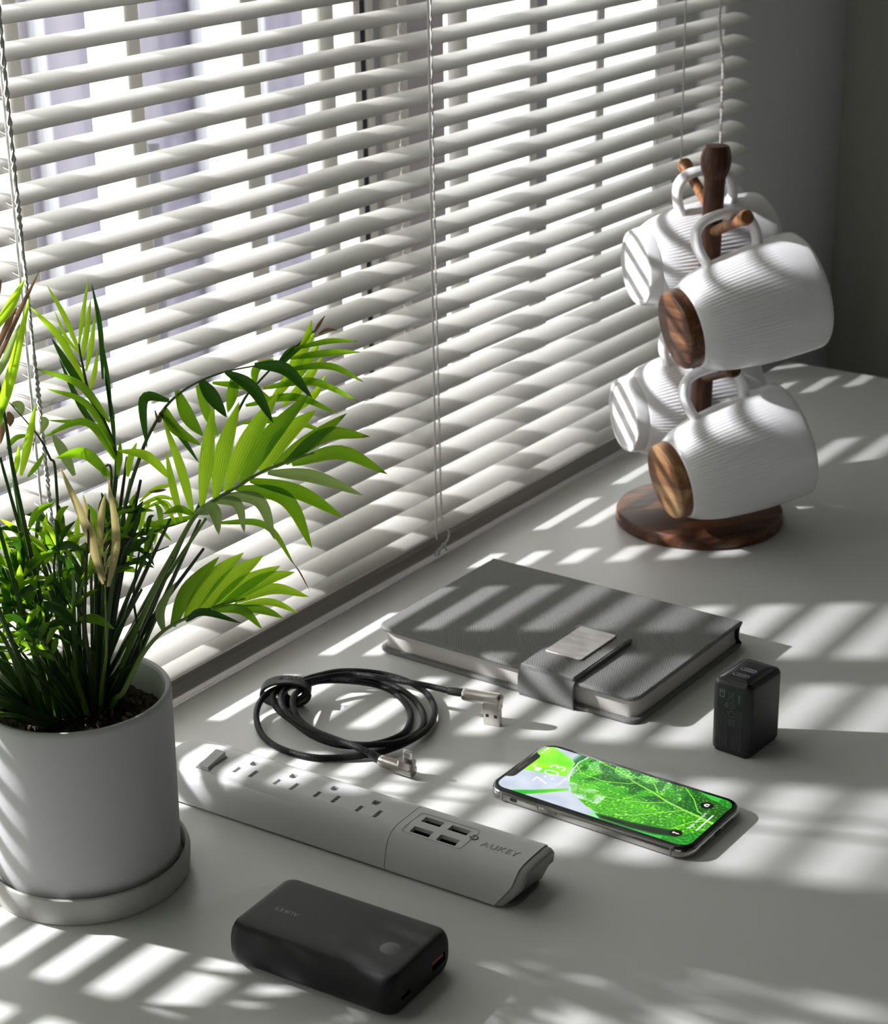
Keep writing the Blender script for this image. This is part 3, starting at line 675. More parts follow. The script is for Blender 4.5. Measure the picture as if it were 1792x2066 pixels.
# ------------------------------------------------------------------ mug tree
TX, TY = 1391, 707
AZ = math.radians(-37)
mt_ = empty('mug_tree', (TX, TY, 0), (0, 0, AZ))       # local x = along the hanging mugs, local y = away from the camera
tag(mt_, 'dark wooden mug tree with a round base and pegs at the window end', 'mug tree')
def disc_fn(r, z, a, k): return r
mk('base_disc', lathe([(0.5, 0), (66, 0), (69.2, 0.6), (70, 2), (69.6, 9.6), (68.6, 11.3), (66.8, 12), (0.5, 12)], 96), M['wood_disc'], mt_)
def lean(z): return -5+9*z/315.0
def postring(z, r): return [(lean(z)+r*math.cos(2*math.pi*k/32), r*math.sin(2*math.pi*k/32), z) for k in range(32)]
mk('post', loft([postring(z, r) for z, r in ((10, 9.2), (60, 9.0), (125, 8.8), (220, 8.4), (270, 8.3), (286, 8.4), (290, 8.6))]), M['wood'], mt_)
mk('knob', loft([postring(z, r) for z, r in ((290, 8.8), (292, 9.6), (296, 11.2), (301, 12.2), (306, 12.2), (311, 11.2), (314.4, 10), (315.4, 9.0))]), M['wood'], mt_)
def peg(z0, sgn, x0, x1, y1, z1):
    P = [Vector((x0, 0, z0)), Vector((x1, sgn*y1, z1))]
    d = (P[1]-P[0]); L = d.length; u = d/L
    pr = [(0, 4.6), (0.15, 4.4), (0.55, 4.3), (0.80, 4.6), (0.88, 5.2), (0.90, 5.9), (0.95, 6.3), (0.985, 6.0), (1.0, 5.0)]
    return tube([P[0]+d*t for t, _ in pr], [r for _, r in pr], 16)
# front pegs go to local -y (towards the camera), back pegs to local +y
pegs = {'FT': mk('peg', peg(246, -1, lean(246), -0.6, 66, 272.5), M['wood_peg'], mt_),
        'FB': mk('peg', peg(125, -1, lean(125), -6.2, 66, 151.5), M['wood'], mt_),
        'BT': mk('peg', peg(262, 1, lean(262), 7.0, 66, 289), M['wood_peg'], mt_),
        'BB': mk('peg', peg(136, 1, lean(136), 1.0, 66, 162), M['wood_peg'], mt_)}
# mugs: local x along the axis from foot to mouth, local z towards the handle
FL = 88
def mugfn(r, t, a, k):
    if 12 < t < 92 and k < 19:
        f = min(1, (t-12)/10)*min(1, (92-t)/30)
        return r+0.36*f*math.cos(FL*a)
    return r
outer = [(29.5, 9.8), (32.4, 10.2), (33.6, 12), (36.2, 17), (38.2, 22), (40.0, 28), (41.6, 34), (42.8, 40), (43.9, 47), (44.8, 54), (45.6, 61), (46.3, 68), (46.9, 75), (47.3, 82), (47.6, 89), (47.8, 96), (47.8, 104), (47.8, 110), (47.4, 112.6)]
inner = [(46.6, 113.4), (45.7, 113), (45.0, 111), (44.6, 104), (44.2, 90), (43.0, 70), (41.2, 50), (38.6, 34), (34, 22), (28, 16), (0.5, 14.5)]
def mug_body(): return lathe([(0.5, 9.8)]+outer+inner, FL*4, 'x', fn=mugfn)
body_vf = mug_body()
hand_pts = [(40, 0, 38), (38, 0, 44), (35.5, 0, 51), (34, 0, 60), (35.5, 0, 69), (43, 0, 75.5), (55, 0, 77.2), (68, 0, 76), (78.5, 0, 70.5), (83.3, 0, 61), (84, 0, 52), (82.5, 0, 44)]
hand_vf = tube(spline(hand_pts, 5), 4.0, 14, flat=(1.0, 1.45), up=(1, 0, 0))
capw = lathe([(0.5, 0), (29.4, 0), (30.6, 0.7), (31.2, 2), (32.2, 10), (31, 10.4), (0.5, 10.4)], 64, 'x')
capp = lathe([(0.5, 1.6), (27.0, 1.6), (27.8, 0.4), (29.2, 0), (30.8, 0.4), (31.6, 2), (32.8, 10.2), (30, 10.6), (0.5, 10.6)], 64, 'x')
first = None
def mug(bs, bz, y, tilt, label, capm, roll=math.radians(10)):
    global first
    u = Matrix.Rotation(AZ, 4, 'Z') @ Vector((bs, y, bz)); loc = Vector((TX, TY, 0))+u
    t = empty('mug', loc); t.rotation_euler = (Matrix.Rotation(AZ, 4, 'Z') @ Matrix.Rotation(-tilt, 4, 'Y') @ Matrix.Rotation(roll if y > 0 else -roll, 4, 'X')).to_euler()
    tag(t, label, 'mug', 'white ribbed mugs on the mug tree')
    if first is None:
        first = (mk('cup', body_vf, M['porc'], t, sharp=50), mk('handle', hand_vf, M['porc'], t, sharp=60))
    else:
        for q in first:
            c = q.copy(); COL.objects.link(c); c.parent = t
    if capm: mk('wooden_foot', capw, M[capm], t)['label'] = 'wooden foot disc'
    else: mk('foot_ring', capp, M['porc'], t)
    return t
mug(-52, 183.5, -52, math.radians(11.5), 'white ribbed mug with a dark wooden foot on the upper front peg', 'wood_cap')
mug(-57.5, 58.6, -52, math.radians(12), 'white ribbed mug with a two-tone wooden foot on the lower front peg', 'wood_cap2')
mug(-40.5, 209, 52, math.radians(3), 'white ribbed mug with a white foot on the upper back peg', None)
mug(-49, 82, 52, math.radians(3), 'white ribbed mug with a white foot on the lower back peg', None)

# ------------------------------------------------------------------ notebook
NX0, NX1, NY0, NY1 = 1032.5, 1184.5, 564.5, 781
NA_ = math.radians(-0.8)
nbk = empty('notebook', ((NX0+NX1)/2, (NY0+NY1)/2, 0), (0, 0, NA_))
tag(nbk, 'thick grey fabric notebook with a strap and metal clasp plate', 'notebook')
HW, HH = (NX1-NX0)/2, (NY1-NY0)/2
def cover_outline(i, hx=HW, hy=HH, r=9, rs=1.5, n=7):
    P = []
    for sx, sy, a0, rad in ((1, 1, 0, rs), (-1, 1, 90, r), (-1, -1, 180, r), (1, -1, 270, rs)):
        rad = max(0.3, rad-i)
        for k in range(n+1):
            a = math.radians(a0+90*k/n)
            P.append((sx*(hx-i-rad)+rad*math.cos(a), sy*(hy-i-rad)+rad*math.sin(a)))
    return P
def cover(z0, z1, b, warp=None):
    return loft([[(x, y, z+(warp(x, y) if warp else 0)) for x, y in cover_outline(i)] for i, z in bev(z0, z1, b, 4)])
def top_cover():
    """padded cover as a grid so that its edge can sag a little"""
    warp = lambda x, y: -0.9*max(0, min(1, (-x-HW+24)/24))*math.sin(math.pi*(y+HH)/(2*HH))**2
    return cover(16.6, 20.4, 1.9, warp)
mk('back_cover', cover(0, 3.0, 1.5), M['fabric'], nbk)
mk('page_block', loft([[(x+1.5, y, z) for x, y in cover_outline(3.6, r=10, rs=1)] for z in (2.8, 17.4)]), M['paper'], nbk)
tc_ = mk('front_cover', top_cover(), M['fabric'], nbk)
# spine: concave sheet on the far long side
sp = [(HW-1.5, 20.2), (HW-0.2, 19.9), (HW+1.2, 19.0), (HW+0.6, 17.6), (HW-2.5, 15.5), (HW-3.6, 11.5), (HW-3.0, 7.5), (HW-0.5, 4.4), (HW+1.2, 3.2), (HW+1.0, 1.2), (HW-0.5, 0.3)]
spi = [(x-1.3, z) for x, z in sp[::-1]]
ringp = sp+spi
mk('spine', loft([[(x, y, z) for x, z in ringp] for y in (-HH+0.6, -HH/2, 0, HH/2, HH-0.6)]), M['black_edge'], nbk)
# strap
SY0, SY1 = 611.5-672.7, 655.5-672.7
so_ = [(-30, -0.0), (-HW+2, 0.05), (-HW-2.0, 0.8), (-HW-3.6, 3.5), (-HW-4.2, 10), (-HW-3.8, 16), (-HW-2.0, 20.2), (-HW+2, 22.2), (-HW+8, 23.0), (-HW+30, 23.4), (-HW+75.5, 23.6)]
cx_ = spline([(x, 0, z) for x, z in so_], 5)
outl = [(p.x, p.z) for p in cx_]
inn = []
for i, p in enumerate(cx_):
    T = (cx_[min(i+1, len(cx_)-1)]-cx_[max(i-1, 0)]).normalized(); nrm = Vector((-T.z, 0, T.x))
    inn.append((p.x-nrm.x*(-2.0), max(0.02, p.z-nrm.z*(-2.0)) if False else p.z+nrm.z*2.0))
# the inner line must lie on the book side
inn = [(p[0]+(0 if False else 0), p[1]) for p in inn]
def strap_ring(y, i=0): 
    a = [(x, y, z) for x, z in outl]; 
    b = []
    for k, p in enumerate(cx_):
        T = (cx_[min(k+1, len(cx_)-1)]-cx_[max(k-1, 0)]).normalized(); nrm = Vector((T.z, 0, -T.x))
        b.append((p.x+nrm.x*2.1, y, max(-0.0, p.z+nrm.z*2.1) if k > 6 else p.z+nrm.z*0.4 if k < 3 else p.z+nrm.z*2.1))
    return a+b[::-1]
mk('strap', loft([strap_ring(y) for y in (SY0, (SY0+SY1)/2, SY1)]), M['fabric'], nbk, sharp=40)
mk('strap_pad', rbox(77, 43, 1.2, [(0, 20.3), (0, 23.2), (0.8, 24.0)], 3, -HW+37, (SY0+SY1)/2), M['fabric'], nbk)
mk('clasp_plate', rbox(49, 29.5, 2.2, [(0, 23.9), (0, 24.8), (0.3, 25.1)], 5, -HW+47.5, 636.5-672.7), M['plate'], nbk)
# ------------------------------------------------------------------ phone
PHX, PHY, PHA = 933.46, 526.02, -1.5819993701886155+math.pi/2
ph = empty('smartphone', (PHX, PHY, 0), (0, 0, PHA))
tag(ph, 'smartphone lying face up with a glowing green leaf on its lock screen', 'smartphone')
PW, PL, PT = 71.4, 143.6, 7.7
bandp = [(3.2, 0.0), (1.9, 0.25), (0.8, 1.1), (0.2, 2.4), (0.0, 3.85), (0.2, 5.3), (0.7, 6.5), (1.3, 7.0)]
mk('metal_band', rbox(PW, PL, 11.5, bandp, 12), M['chrome'], ph)
mk('glass_front', rbox(PW, PL, 11.5, [(0.95, 6.6), (1.05, 7.05), (1.5, 7.45), (2.3, 7.7)], 12), M['glassblk'], ph)
# screen picture, a fine grid coloured in code (flat print)
def seg_d(px, py, ax, ay, bx, by):
    vx, vy = bx-ax, by-ay; t = max(0, min(1, ((px-ax)*vx+(py-ay)*vy)/(vx*vx+vy*vy+1e-9)))
    return math.hypot(px-ax-vx*t, py-ay-vy*t)
def poly_d(px, py, P): return min(seg_d(px, py, *P[i], *P[i+1]) for i in range(len(P)-1))
def inside(px, py, P):
    c = False; j = len(P)-1
    for i in range(len(P)):
        xi, yi = P[i]; xj, yj = P[j]
        if (yi > py) != (yj > py) and px < (xj-xi)*(py-yi)/(yj-yi)+xi: c = not c
        j = i
    return c
leafP = [(-2.7, 31.5), (5, 35.5), (11.1, 37.1), (22.3, 39.3), (31.2, 37.5), (36, 30), (36, 13), (36, -30), (28, -50), (21.9, -72), (-3, -72), (-14, -64), (-19.8, -59.9), (-23.7, -45.8), (-25.1, -30.2), (-27.2, -15.4), (-25.3, -2.5), (-20.2, 10.9), (-13.3, 22.0)]
mainV = [(33, 33), (31, 29.4), (26.1, 10.9), (19.1, -4.7), (15.0, -18.4), (9.1, -32.9), (6.0, -45.7), (3.7, -57.9), (0.4, -72)]
veins = [[(15.4, -22.7), (25.2, -13.8), (31.0, -5.9)], [(19.5, -4), (16.0, -1.9), (9.8, 12.9), (10.9, 29.9), (18.1, 37.9)], [(8.9, -32.5), (0.7, -21.0), (-4.6, -7.1), (-6.6, 3.1), (-6.3, 20.5)],
         [(6.5, -46.5), (-4.6, -35.1), (-15.2, -24.5), (-22, -14)], [(8.0, -56.5), (8.9, -53.5), (21.3, -44.0), (30.9, -33.2)], [(3, -60), (-8, -54), (-17, -50)]]
darkleaf = [(-26.5, -2), (-24.8, -12), (-23.5, -25.3), (-20.6, -38.6), (-17.4, -53.7), (-19.9, -60.3), (-25.5, -56.4), (-29.4, -44), (-31.0, -28.2), (-31, -8)]
stemP = [(-36, 64), (-23.7, 44.7), (-9.9, 27.0), (-12.2, 25.0), (-23.7, 36.2), (-36, 50)]
blob = [(5, 75), (36, 75), (32, 64.3), (23.7, 44.9), (19.4, 39.8), (2.3, 35.2), (-2.6, 49.9), (-4.9, 62.8)]
def mixc(a, b, t): t = max(0, min(1, t)); return tuple(a[i]*(1-t)+b[i]*t for i in range(3))
def shade(u, v):
    nz = noise.noise(Vector((u*0.09, v*0.09, 0))); n2 = noise.noise(Vector((u*0.55, v*0.55, 3))); n3 = noise.noise(Vector((u*0.8, v*0.8, 7)))
    nw = noise.noise(Vector((u*0.16+4, v*0.16, 11)))
    w_ = noise.noise(Vector((u*0.2, v*0.2, 2)))*0.9
    if inside(u+w_, v, leafP) and not inside(u, v, darkleaf):
        t = (v+72)/110                                       # 0 at the bottom end, 1 near the clock
        base = mixc((4, 92, 12), (70, 190, 30), 0.25+0.55*t+nz*0.5)
        if v < -30: base = mixc(base, (10, 110, 10), 0.35)
        # light glossy patches
        gl = n2*1.6+nw*1.1
        base = mixc(base, (150, 235, 60), (gl-0.25)*1.1)
        if u < 2: base = mixc(base, (130, 225, 35), 0.35+0.5*n2)
        if u > 18 and -25 < v < 32: base = mixc(base, (175, 232, 175), 0.45+n2*0.8)
        if -17 < u < -2 and 2 < v < 30: base = mixc(base, (205, 228, 226), 0.35+nw*0.9)
        if u > 5 and -30 < v < 34 and nz < 0.02: base = mixc(base, (8, 74, 14), 0.55+n2*0.7)
        if v < -38 and u > 6: base = mixc(base, (2, 74, 10), 0.62)
        # droplets
        if n3 > 0.42: base = mixc(base, (205, 245, 170), 0.5)
        elif n3 < -0.42: base = mixc(base, (2, 70, 10), 0.5)
        dm = poly_d(u, v, mainV); dv = min(poly_d(u, v, q) for q in veins)
        wid = 0.45+0.9*max(0, (-v+10)/80)
        if dm < wid: base = mixc((165, 240, 90), base, dm/wid*0.5)
        elif dv < 0.42: base = mixc((150, 235, 80), base, 0.15)
        de = poly_d(u, v, leafP[:5]+[]) if v > 20 else 9
        if de < 0.8: base = (220, 240, 225)
        # fine ribs
        if dm > 1.2 and dv > 0.6 and abs(math.sin((v*0.9+u*0.55)*1.15)) < 0.09: base = mixc(base, (150, 225, 90), 0.35)
        return base
    if inside(u, v, darkleaf):
        d = poly_d(u, v, darkleaf+[darkleaf[0]]); return mixc((40, 150, 40), (8, 42, 12), d/2.2) if d < 2.2 else (5+12*nz, 34+30*nz, 10)
    if inside(u, v, blob):
        d = poly_d(u, v, blob+[blob[0]])
        return mixc((150, 225, 120), mixc((100, 225, 5), (160, 240, 30), 0.5+nz), d/3.0)
    if v > 38 and u > 14 and v < 46: return mixc((30, 110, 50), (190, 205, 215), (v-41)/4)
    d = poly_d(u, v, stemP+[stemP[0]])
    if inside(u, v, stemP): return mixc((130, 215, 120), mixc((20, 170, 40), (140, 225, 10), (50-v)/26), d/1.4)
    if v < -58 or (u < -24 and v < -50): return mixc((10, 110, 20), (60, 190, 40), 0.4+n2)
    if v < 0: return mixc((150, 225, 160), (60, 190, 70), (-v-4)/16+nz)
    return mixc((186, 196, 212), (208, 216, 230), 0.5+nz)
SW, SL, SR = 62.6, 135.6, 7.6
NU, NV = 190, 400
V, F, Cc = [], [], []
zt_ = 7.78
for j in range(NV+1):
    for i in range(NU+1):
        u, v = -SW/2+SW*i/NU, -SL/2+SL*j/NV
        # clamp the rounded corners
        ax, ay = abs(u)-(SW/2-SR), abs(v)-(SL/2-SR)
        if ax > 0 and ay > 0:
            L_ = math.hypot(ax, ay)
            if L_ > SR: u = math.copysign(SW/2-SR+ax*SR/L_, u); v = math.copysign(SL/2-SR+ay*SR/L_, v)
        V.append((u, v, zt_)); Cc.append(shade(u, v))
for j in range(NV):
    for i in range(NU):
        a = j*(NU+1)+i; F.append((a, a+1, a+NU+2, a+NU+1))
ms = bpy.data.materials.new('lit_lock_screen'); ms.use_nodes = True; b_ = bsdf(ms)
vc = nd(ms, 'ShaderNodeVertexColor'); vc.layer_name = 'picture'
b_.inputs['Base Color'].default_value = (0.01, 0.01, 0.01, 1); b_.inputs['Roughness'].default_value = 0.08
lk(ms, vc.outputs[0], b_.inputs['Emission Color']); b_.inputs['Emission Strength'].default_value = 1.15
scr = mk('screen', (V, F), ms, ph, smooth=False)
ca = scr.data.color_attributes.new('picture', 'FLOAT_COLOR', 'POINT')
for i, c in enumerate(Cc): ca.data[i].color = srgb(*[max(0, min(255, q)) for q in c])
scr['label'] = 'lit screen with a dewy green leaf picture'
M['white_e'] = mat('white_pixels', (0.02, 0.02, 0.02), 0.2, emis=(1, 1, 1, 1), es=1.0)
M['black_e'] = mat('black_pixels', (0.004, 0.01, 0.005), 0.12)
def T4(x, y, z, a=0): return Matrix.Translation((x, y, z)) @ Matrix.Rotation(a, 4, 'Z')
text_mesh('clock', '7:03', 15.5, M['white_e'], scr, T4(-1, 45.3, 7.84), 0.005, spacing=1.06, thin=0.16)
text_mesh('date', 'Tuesday, April 21', 3.7, M['white_e'], scr, T4(1.5, 34.6, 7.84), 0.005)
text_mesh('hint', 'Swipe up to open', 3.2, M['white_e'], scr, T4(-0.8, -58.2, 7.84), 0.005)
mk('padlock', join(rbox(4.6, 3.8, 0.6, [(0, 7.83), (0, 7.85)], 3, 0.4, 55.6), tube(spline([(2.0, 57.4, 7.84), (2.0, 59.6, 7.84), (3.6, 60.6, 7.84), (5.2, 59.4, 7.84)], 6), 0.28, 4)), M['white_e'], scr)
mk('home_bar', rbox(22, 0.95, 0.45, [(0, 7.83), (0, 7.85)], 4, -0.6, -63.2), M['white_e'], scr)
mk('status_icons', join(rbox(3.4, 1.5, 0.4, [(0, 7.83), (0, 7.85)], 3, 26.6, 65.2), rbox(1.8, 1.5, 0.3, [(0, 7.83), (0, 7.85)], 2, 23.4, 65.2), rbox(1.9, 1.3, 0.1, [(0, 7.83), (0, 7.85)], 2, 20.2, 65.2), rbox(9, 0.28, 0.1, [(0, 7.83), (0, 7.85)], 2, 23.6, 62.6)), M['white_e'], scr)
for nm, (x, y) in (('camera_button', (18.8, -54.4)), ('torch_button', (-20.5, -54.5))):
    o = mk(nm, lathe([(0.05, 7.80), (4.1, 7.80), (4.1, 7.815), (0.05, 7.82)], 28), M['black_e'], scr, off=(x, y, 0))
mk('camera_icon', join(rbox(3.6, 2.5, 0.5, [(0, 7.83), (0, 7.86)], 3, 18.8, -54.4), rbox(1.4, 0.8, 0.1, [(0, 7.83), (0, 7.86)], 2, 18.8, -52.9)), M['white_e'], scr)
mk('camera_icon_lens', lathe([(0.05, 7.86), (0.75, 7.86), (0.75, 7.87), (0.05, 7.87)], 16), M['black_e'], scr, off=(18.8, -54.5, 0))
mk('torch_icon', join(rbox(0.95, 3.0, 0.2, [(0, 7.83), (0, 7.86)], 2, -20.5, -55.2), rbox(1.8, 1.1, 0.2, [(0, 7.83), (0, 7.86)], 2, -20.5, -53.0)), M['white_e'], scr)
# notch
P = [(-19.8, 68.4), (-18.0, 67.4), (-17.2, 65.6), (-16.0, 63.8), (-13.6, 63.0), (13.6, 63.0), (16.0, 63.8), (17.2, 65.6), (18.0, 67.4), (19.8, 68.4)]
mk('notch', loft([[(x, y, z) for x, y in P] for z in (7.6, 7.83)]), M['glassblk'], ph)
mk('earpiece', rbox(11, 1.3, 0.6, [(0, 7.8), (0, 7.87)], 4, -1, 66.0), mat('earpiece_mesh', (0.05, 0.05, 0.05), 0.6), ph)
mk('front_camera', lathe([(0.05, 7.8), (1.2, 7.8), (1.1, 7.87), (0.05, 7.86)], 20), mat('lens', (0.02, 0.02, 0.04), 0.1), ph, off=(8.3, 65.9, 0))
def sidebtn(name, y0, y1, mt, out=0.45, zh=1.1):
    x = -PW/2
    return mk(name, loft([[(x-out, y, z) for y, z in rr(y1-y0, 2*zh, zh, 4, (y0+y1)/2, 4.0)], [(x+0.6, y, z) for y, z in rr(y1-y0+0.3, 2*zh+0.3, zh, 4, (y0+y1)/2, 4.0)]]), mt, ph)
sidebtn('volume_button', 32.6, 42.4, M['chrome']); sidebtn('volume_button', 19.4, 29.4, M['chrome'])
sidebtn('mute_switch', 47.9, 53.1, M['dark'], 0.12, 1.2)
for y, sx in ((59.4, -1), (-59.4, -1), (59.4, 1), (-59.4, 1)):
    mk('antenna_line', box(sx*PW/2-0.25, sx*PW/2+0.06, y-0.5, y+0.5, 1.2, 6.4), M['line'], ph, smooth=False)
hv = []
for x in [7+1.9*k for k in range(7)]+[-20.5+1.9*k for k in range(7)]:
    c = (x, -PL/2-0.03, 4)
    hv.append(tube([(x, -PL/2-0.05, 4.0), (x, -PL/2+0.4, 4.0)], 0.62, 10))
mk('speaker_holes', join(*hv), M['dark'], ph)['kind'] = 'stuff'
mk('charging_port', loft([[(x, y_, z) for x, z in rr(8.2, 2.4, 1.2, 5, 0, 4.0)] for y_ in (-PL/2-0.06, -PL/2+0.5)]), M['dark'], ph)
for x in (-6.2, 6.2): mk('screw', tube([(x, -PL/2-0.07, 4), (x, -PL/2+0.3, 4)], 0.7, 10), M['satin_d'], ph)

# ------------------------------------------------------------------ charger
CH_A = math.radians(-4.5)
ch = empty('wall_charger', (1050.5, 494.8, 0), (0, 0, CH_A))
tag(ch, 'small black two port wall charger standing upright on the desk', 'charger')
CW, CD, CHH = 41.0, 28.8, 51.5
mk('shell', rbox(CW, CD, 5.2, [(2.2, 0), (1.4, 0.2), (1.1, 1.6), (0.3, 2.2), (0.05, 3.4), (0, 6), (0, 47.5), (0.4, 49.3), (1.3, 50.5), (2.0, 50.9), (2.2, 50.4), (2.3, 50.4)], 8), M['charger'], ch)
mk('top_plate', rbox(CW, CD, 5.2, [(2.3, 49.5), (2.3, 50.6), (2.6, 51.1), (3.4, 51.5), (9, 51.9)], 8), M['charger_top'], ch)
for x in (-8.2, 1.2):
    rg = [[(px_, py_, 51.6) for px_, py_ in rr(3.2+2*e, 10.6+2*e, 1.6+e, 6, x, 0.2)] for e in (0.55,)]
    pr_ = mk('usb_c_port', loft([[(a, b, z) for a, b in rr(3.2+2*e, 10.6+2*e, 1.6+e, 6, x, 0.2)] for e, z in ((0.5, 51.2), (0.5, 52.1), (0.1, 52.2), (0, 52.1), (0, 51.95))], cap=False), M['ring'], ch)
    mk('cavity', loft([[(a, b, z) for a, b in rr(3.3, 10.7, 1.6, 6, x, 0.2)] for z in (51.6, 51.96)]), M['dark'], pr_)
    mk('tongue', rbox(1.0, 7.2, 0.3, [(0, 51.7), (0, 52.02)], 3, x+0.1, 0.2), M['print'], pr_)
mk('indicator', rbox(1.2, 4.5, 0.5, [(0, 51.4), (0, 51.75)], 3, 13.6, 1.5), M['rubber_g'], ch)
# printed marks on the narrow face (local -x), written from the top down
MF = Matrix(((0, 0, -1, -CW/2-0.02), (0, -1, 0, 0), (-1, 0, 0, 0), (0, 0, 0, 1)))      # text x -> down, text y -> local -y
def mark(name, body, size, down_, side_, mt=None):
    R3 = Matrix(((0, 0, -1), (0, 1, 0), (1, 0, 0)))
    # text x axis along -z, text y axis along +y(left in view), normal -x
    ex = Vector((0, 0, 1)); ey = Vector((0, 1, 0)); ez = ex.cross(ey)
    R_ = Matrix((ex, ey, ez)).transposed().to_4x4()
    return text_mesh(name, body, size, mt or M['print_f'], ch, Matrix.Translation((-CW/2-0.03, side_, down_)) @ R_, 0.01)
mark('conformity_mark', 'CE', 5.4, 42.5, 6.2, M['print'])
def framebox(zc, yc, w, t=0.3, mt=None, nm='square_mark'):
    X = -CW/2-0.04
    b = lambda y0, y1, z0, z1: box(X, X+0.1, y0, y1, z0, z1)
    h = w/2
    vf = join(b(yc-h, yc+h, zc+h-t, zc+h), b(yc-h, yc+h, zc-h, zc-h+t), b(yc-h, yc-h+t, zc-h, zc+h), b(yc+h-t, yc+h, zc-h, zc+h))
    return vf
X_ = -CW/2-0.04
mk('double_square_mark', join(framebox(23.5, -1.2, 4.6), framebox(23.5, -1.2, 2.2)), M['print_f'], ch, smooth=False)
def bar2(y0, z0, y1, z1, t=0.3):
    return tube([(X_+0.03, y0, z0), (X_+0.03, y1, z1)], t/2, 4)
mk('crossed_bin_mark', join(bar2(-3, 45, 3, 38.5), bar2(3, 45, -3, 38.5), bar2(-1.8, 44, -1.0, 39.5), bar2(1.8, 44, 1.0, 39.5), bar2(-1.8, 44, 1.8, 44), bar2(-6.3, 44.5, -6.3, 38.6, 1.5)), M['print_f'], ch, smooth=False)
mk('house_mark', join(bar2(-3, 30, -3, 27.5), bar2(1.0, 30, 1.0, 27.5), bar2(-3, 27.5, 1.0, 27.5), bar2(-3.5, 30, -1, 32.2), bar2(1.5, 30, -1, 32.2)), M['print_f'], ch, smooth=False)
mk('round_mark', join(*[bar2(-0.8+2.2*math.cos(a), 35.6+2.2*math.sin(a), -0.8+2.2*math.cos(a+.53), 35.6+2.2*math.sin(a+.53)) for a in [k*math.pi/6 for k in range(12)]]+[bar2(-1.6, 35.6, 0.4, 35.6), bar2(-0.6, 36.6, -0.6, 34.6)]), M['print_f'], ch, smooth=False)
mk('triangle_mark', join(bar2(2.6, 37, 4.6, 34.2, .6), bar2(4.6, 34.2, 2.2, 33.6, .6), bar2(2.2, 33.6, 2.6, 37, .6)), M['print_f'], ch, smooth=False)
rp = random.Random(5); mk_rows = []
for k, y in enumerate((8.6, 6.9, 5.3, 3.7, 2.2, -2.0, -3.6, -5.2, -6.8, -8.2)):
    z = 31-(3 if k % 2 else 0) if y > 1 else (19 if y > -4 else 33); end = 3.5+rp.uniform(0, 2)
    while z > end:
        l_ = rp.uniform(0.4, 1.3); mk_rows.append(bar2(y-0.35, z, y+rp.uniform(.0, .4), z-l_*0.5, 0.22)); mk_rows.append(bar2(y+0.4, z-0.1, y+0.4, z-l_*0.6, 0.2)); z -= l_+0.45
mk('small_print_rows', join(*mk_rows), M['print_f'], ch, smooth=False)['kind'] = 'stuff'

# ------------------------------------------------------------------ cable
cb = empty('charging_cable', (950, 735, 0))
tag(cb, 'coiled black braided cable with metal angle plugs on both ends', 'cable')
def g4(x, y, z): return onz(480+x/2.757, 1320+y/2.757, z)
R_ = 2.15
path = [g4(790, 582, 7), g4(740, 553, 8.5), g4(650, 512, 9), g4(540, 472, 8), g4(430, 428, 8), g4(350, 372, 9), g4(312, 310, 12), g4(308, 245, 14), g4(345, 200, 13), g4(430, 155, 9),
        g4(560, 146, 8), g4(700, 158, 7), g4(800, 180, 5), g4(880, 220, 3.6), g4(940, 285, 2.6), g4(962, 350, 2.4), g4(935, 425, 2.4), g4(870, 468, 2.6), g4(760, 500, 2.6), g4(640, 512, 3), g4(520, 495, 3), g4(400, 445, 3.4), g4(300, 370, 5), g4(235, 320, 8), g4(200, 270, 11), g4(205, 215, 13),
        g4(290, 165, 13), g4(430, 140, 11), g4(560, 118, 10), g4(700, 126, 9), g4(850, 170, 6.5), g4(950, 226, 4.5), g4(1012, 292, 3.2), g4(1036, 360, 3.2), g4(1010, 430, 4), g4(900, 487, 6.2), g4(780, 502, 6.8), g4(650, 502, 7), g4(520, 478, 6.8), g4(400, 420, 7), g4(300, 350, 9), g4(245, 280, 12), g4(255, 205, 14),
        g4(350, 150, 13), g4(450, 118, 12), g4(560, 96, 11), g4(690, 96, 10), g4(820, 114, 9), g4(940, 150, 7.5), g4(1040, 208, 5.5), g4(1088, 280, 4.2), g4(1092, 345, 4), g4(1050, 418, 4.6), g4(960, 480, 4.6), g4(830, 535, 3.4), g4(700, 563, 3.0), g4(560, 575, 2.4), g4(430, 574, 2.3), g4(310, 550, 2.3), g4(200, 506, 2.3), g4(130, 440, 2.8), g4(104, 360, 4), g4(112, 290, 7), g4(150, 232, 11),
        g4(220, 190, 14), g4(340, 160, 15), g4(480, 128, 15), g4(600, 112, 15.5), g4(740, 122, 16.5), g4(880, 146, 18), g4(1040, 172, 19), g4(1178, 204, 19.2)]
Q = spline(path, 7)
mk('cord', tube(Q, R_, 10), M['cable'], cb, world=True)
# sleeve and right-angle USB-A plug, tip down on the desk
def sleeve(a, b, r):
    P = [a, a.lerp(b, .3), a.lerp(b, .9), b]; return tube(P, [r*0.9, r, r, r*1.05], 16)
a_ = g4(1172, 203, 19.2); b__ = Vector((977.5, 670.5, 19.2))
mk('sleeve', sleeve(a_, b__+Vector((3, -7, 0)), 2.9), M['velcro'], cb, world=True)
d_ = Vector((983.2, 645.2, 0))-Vector((978.0, 669.0, 0)); d_ = d_.normalized(); n_ = Vector((-d_.y, d_.x, 0))
def oriented(vf, o_, ex, ey, ez):
    return [tuple(Vector(o_)+Vector(ex)*x+Vector(ey)*y+Vector(ez)*z for x, y, z in [v])[0] for v in vf[0]], vf[1]
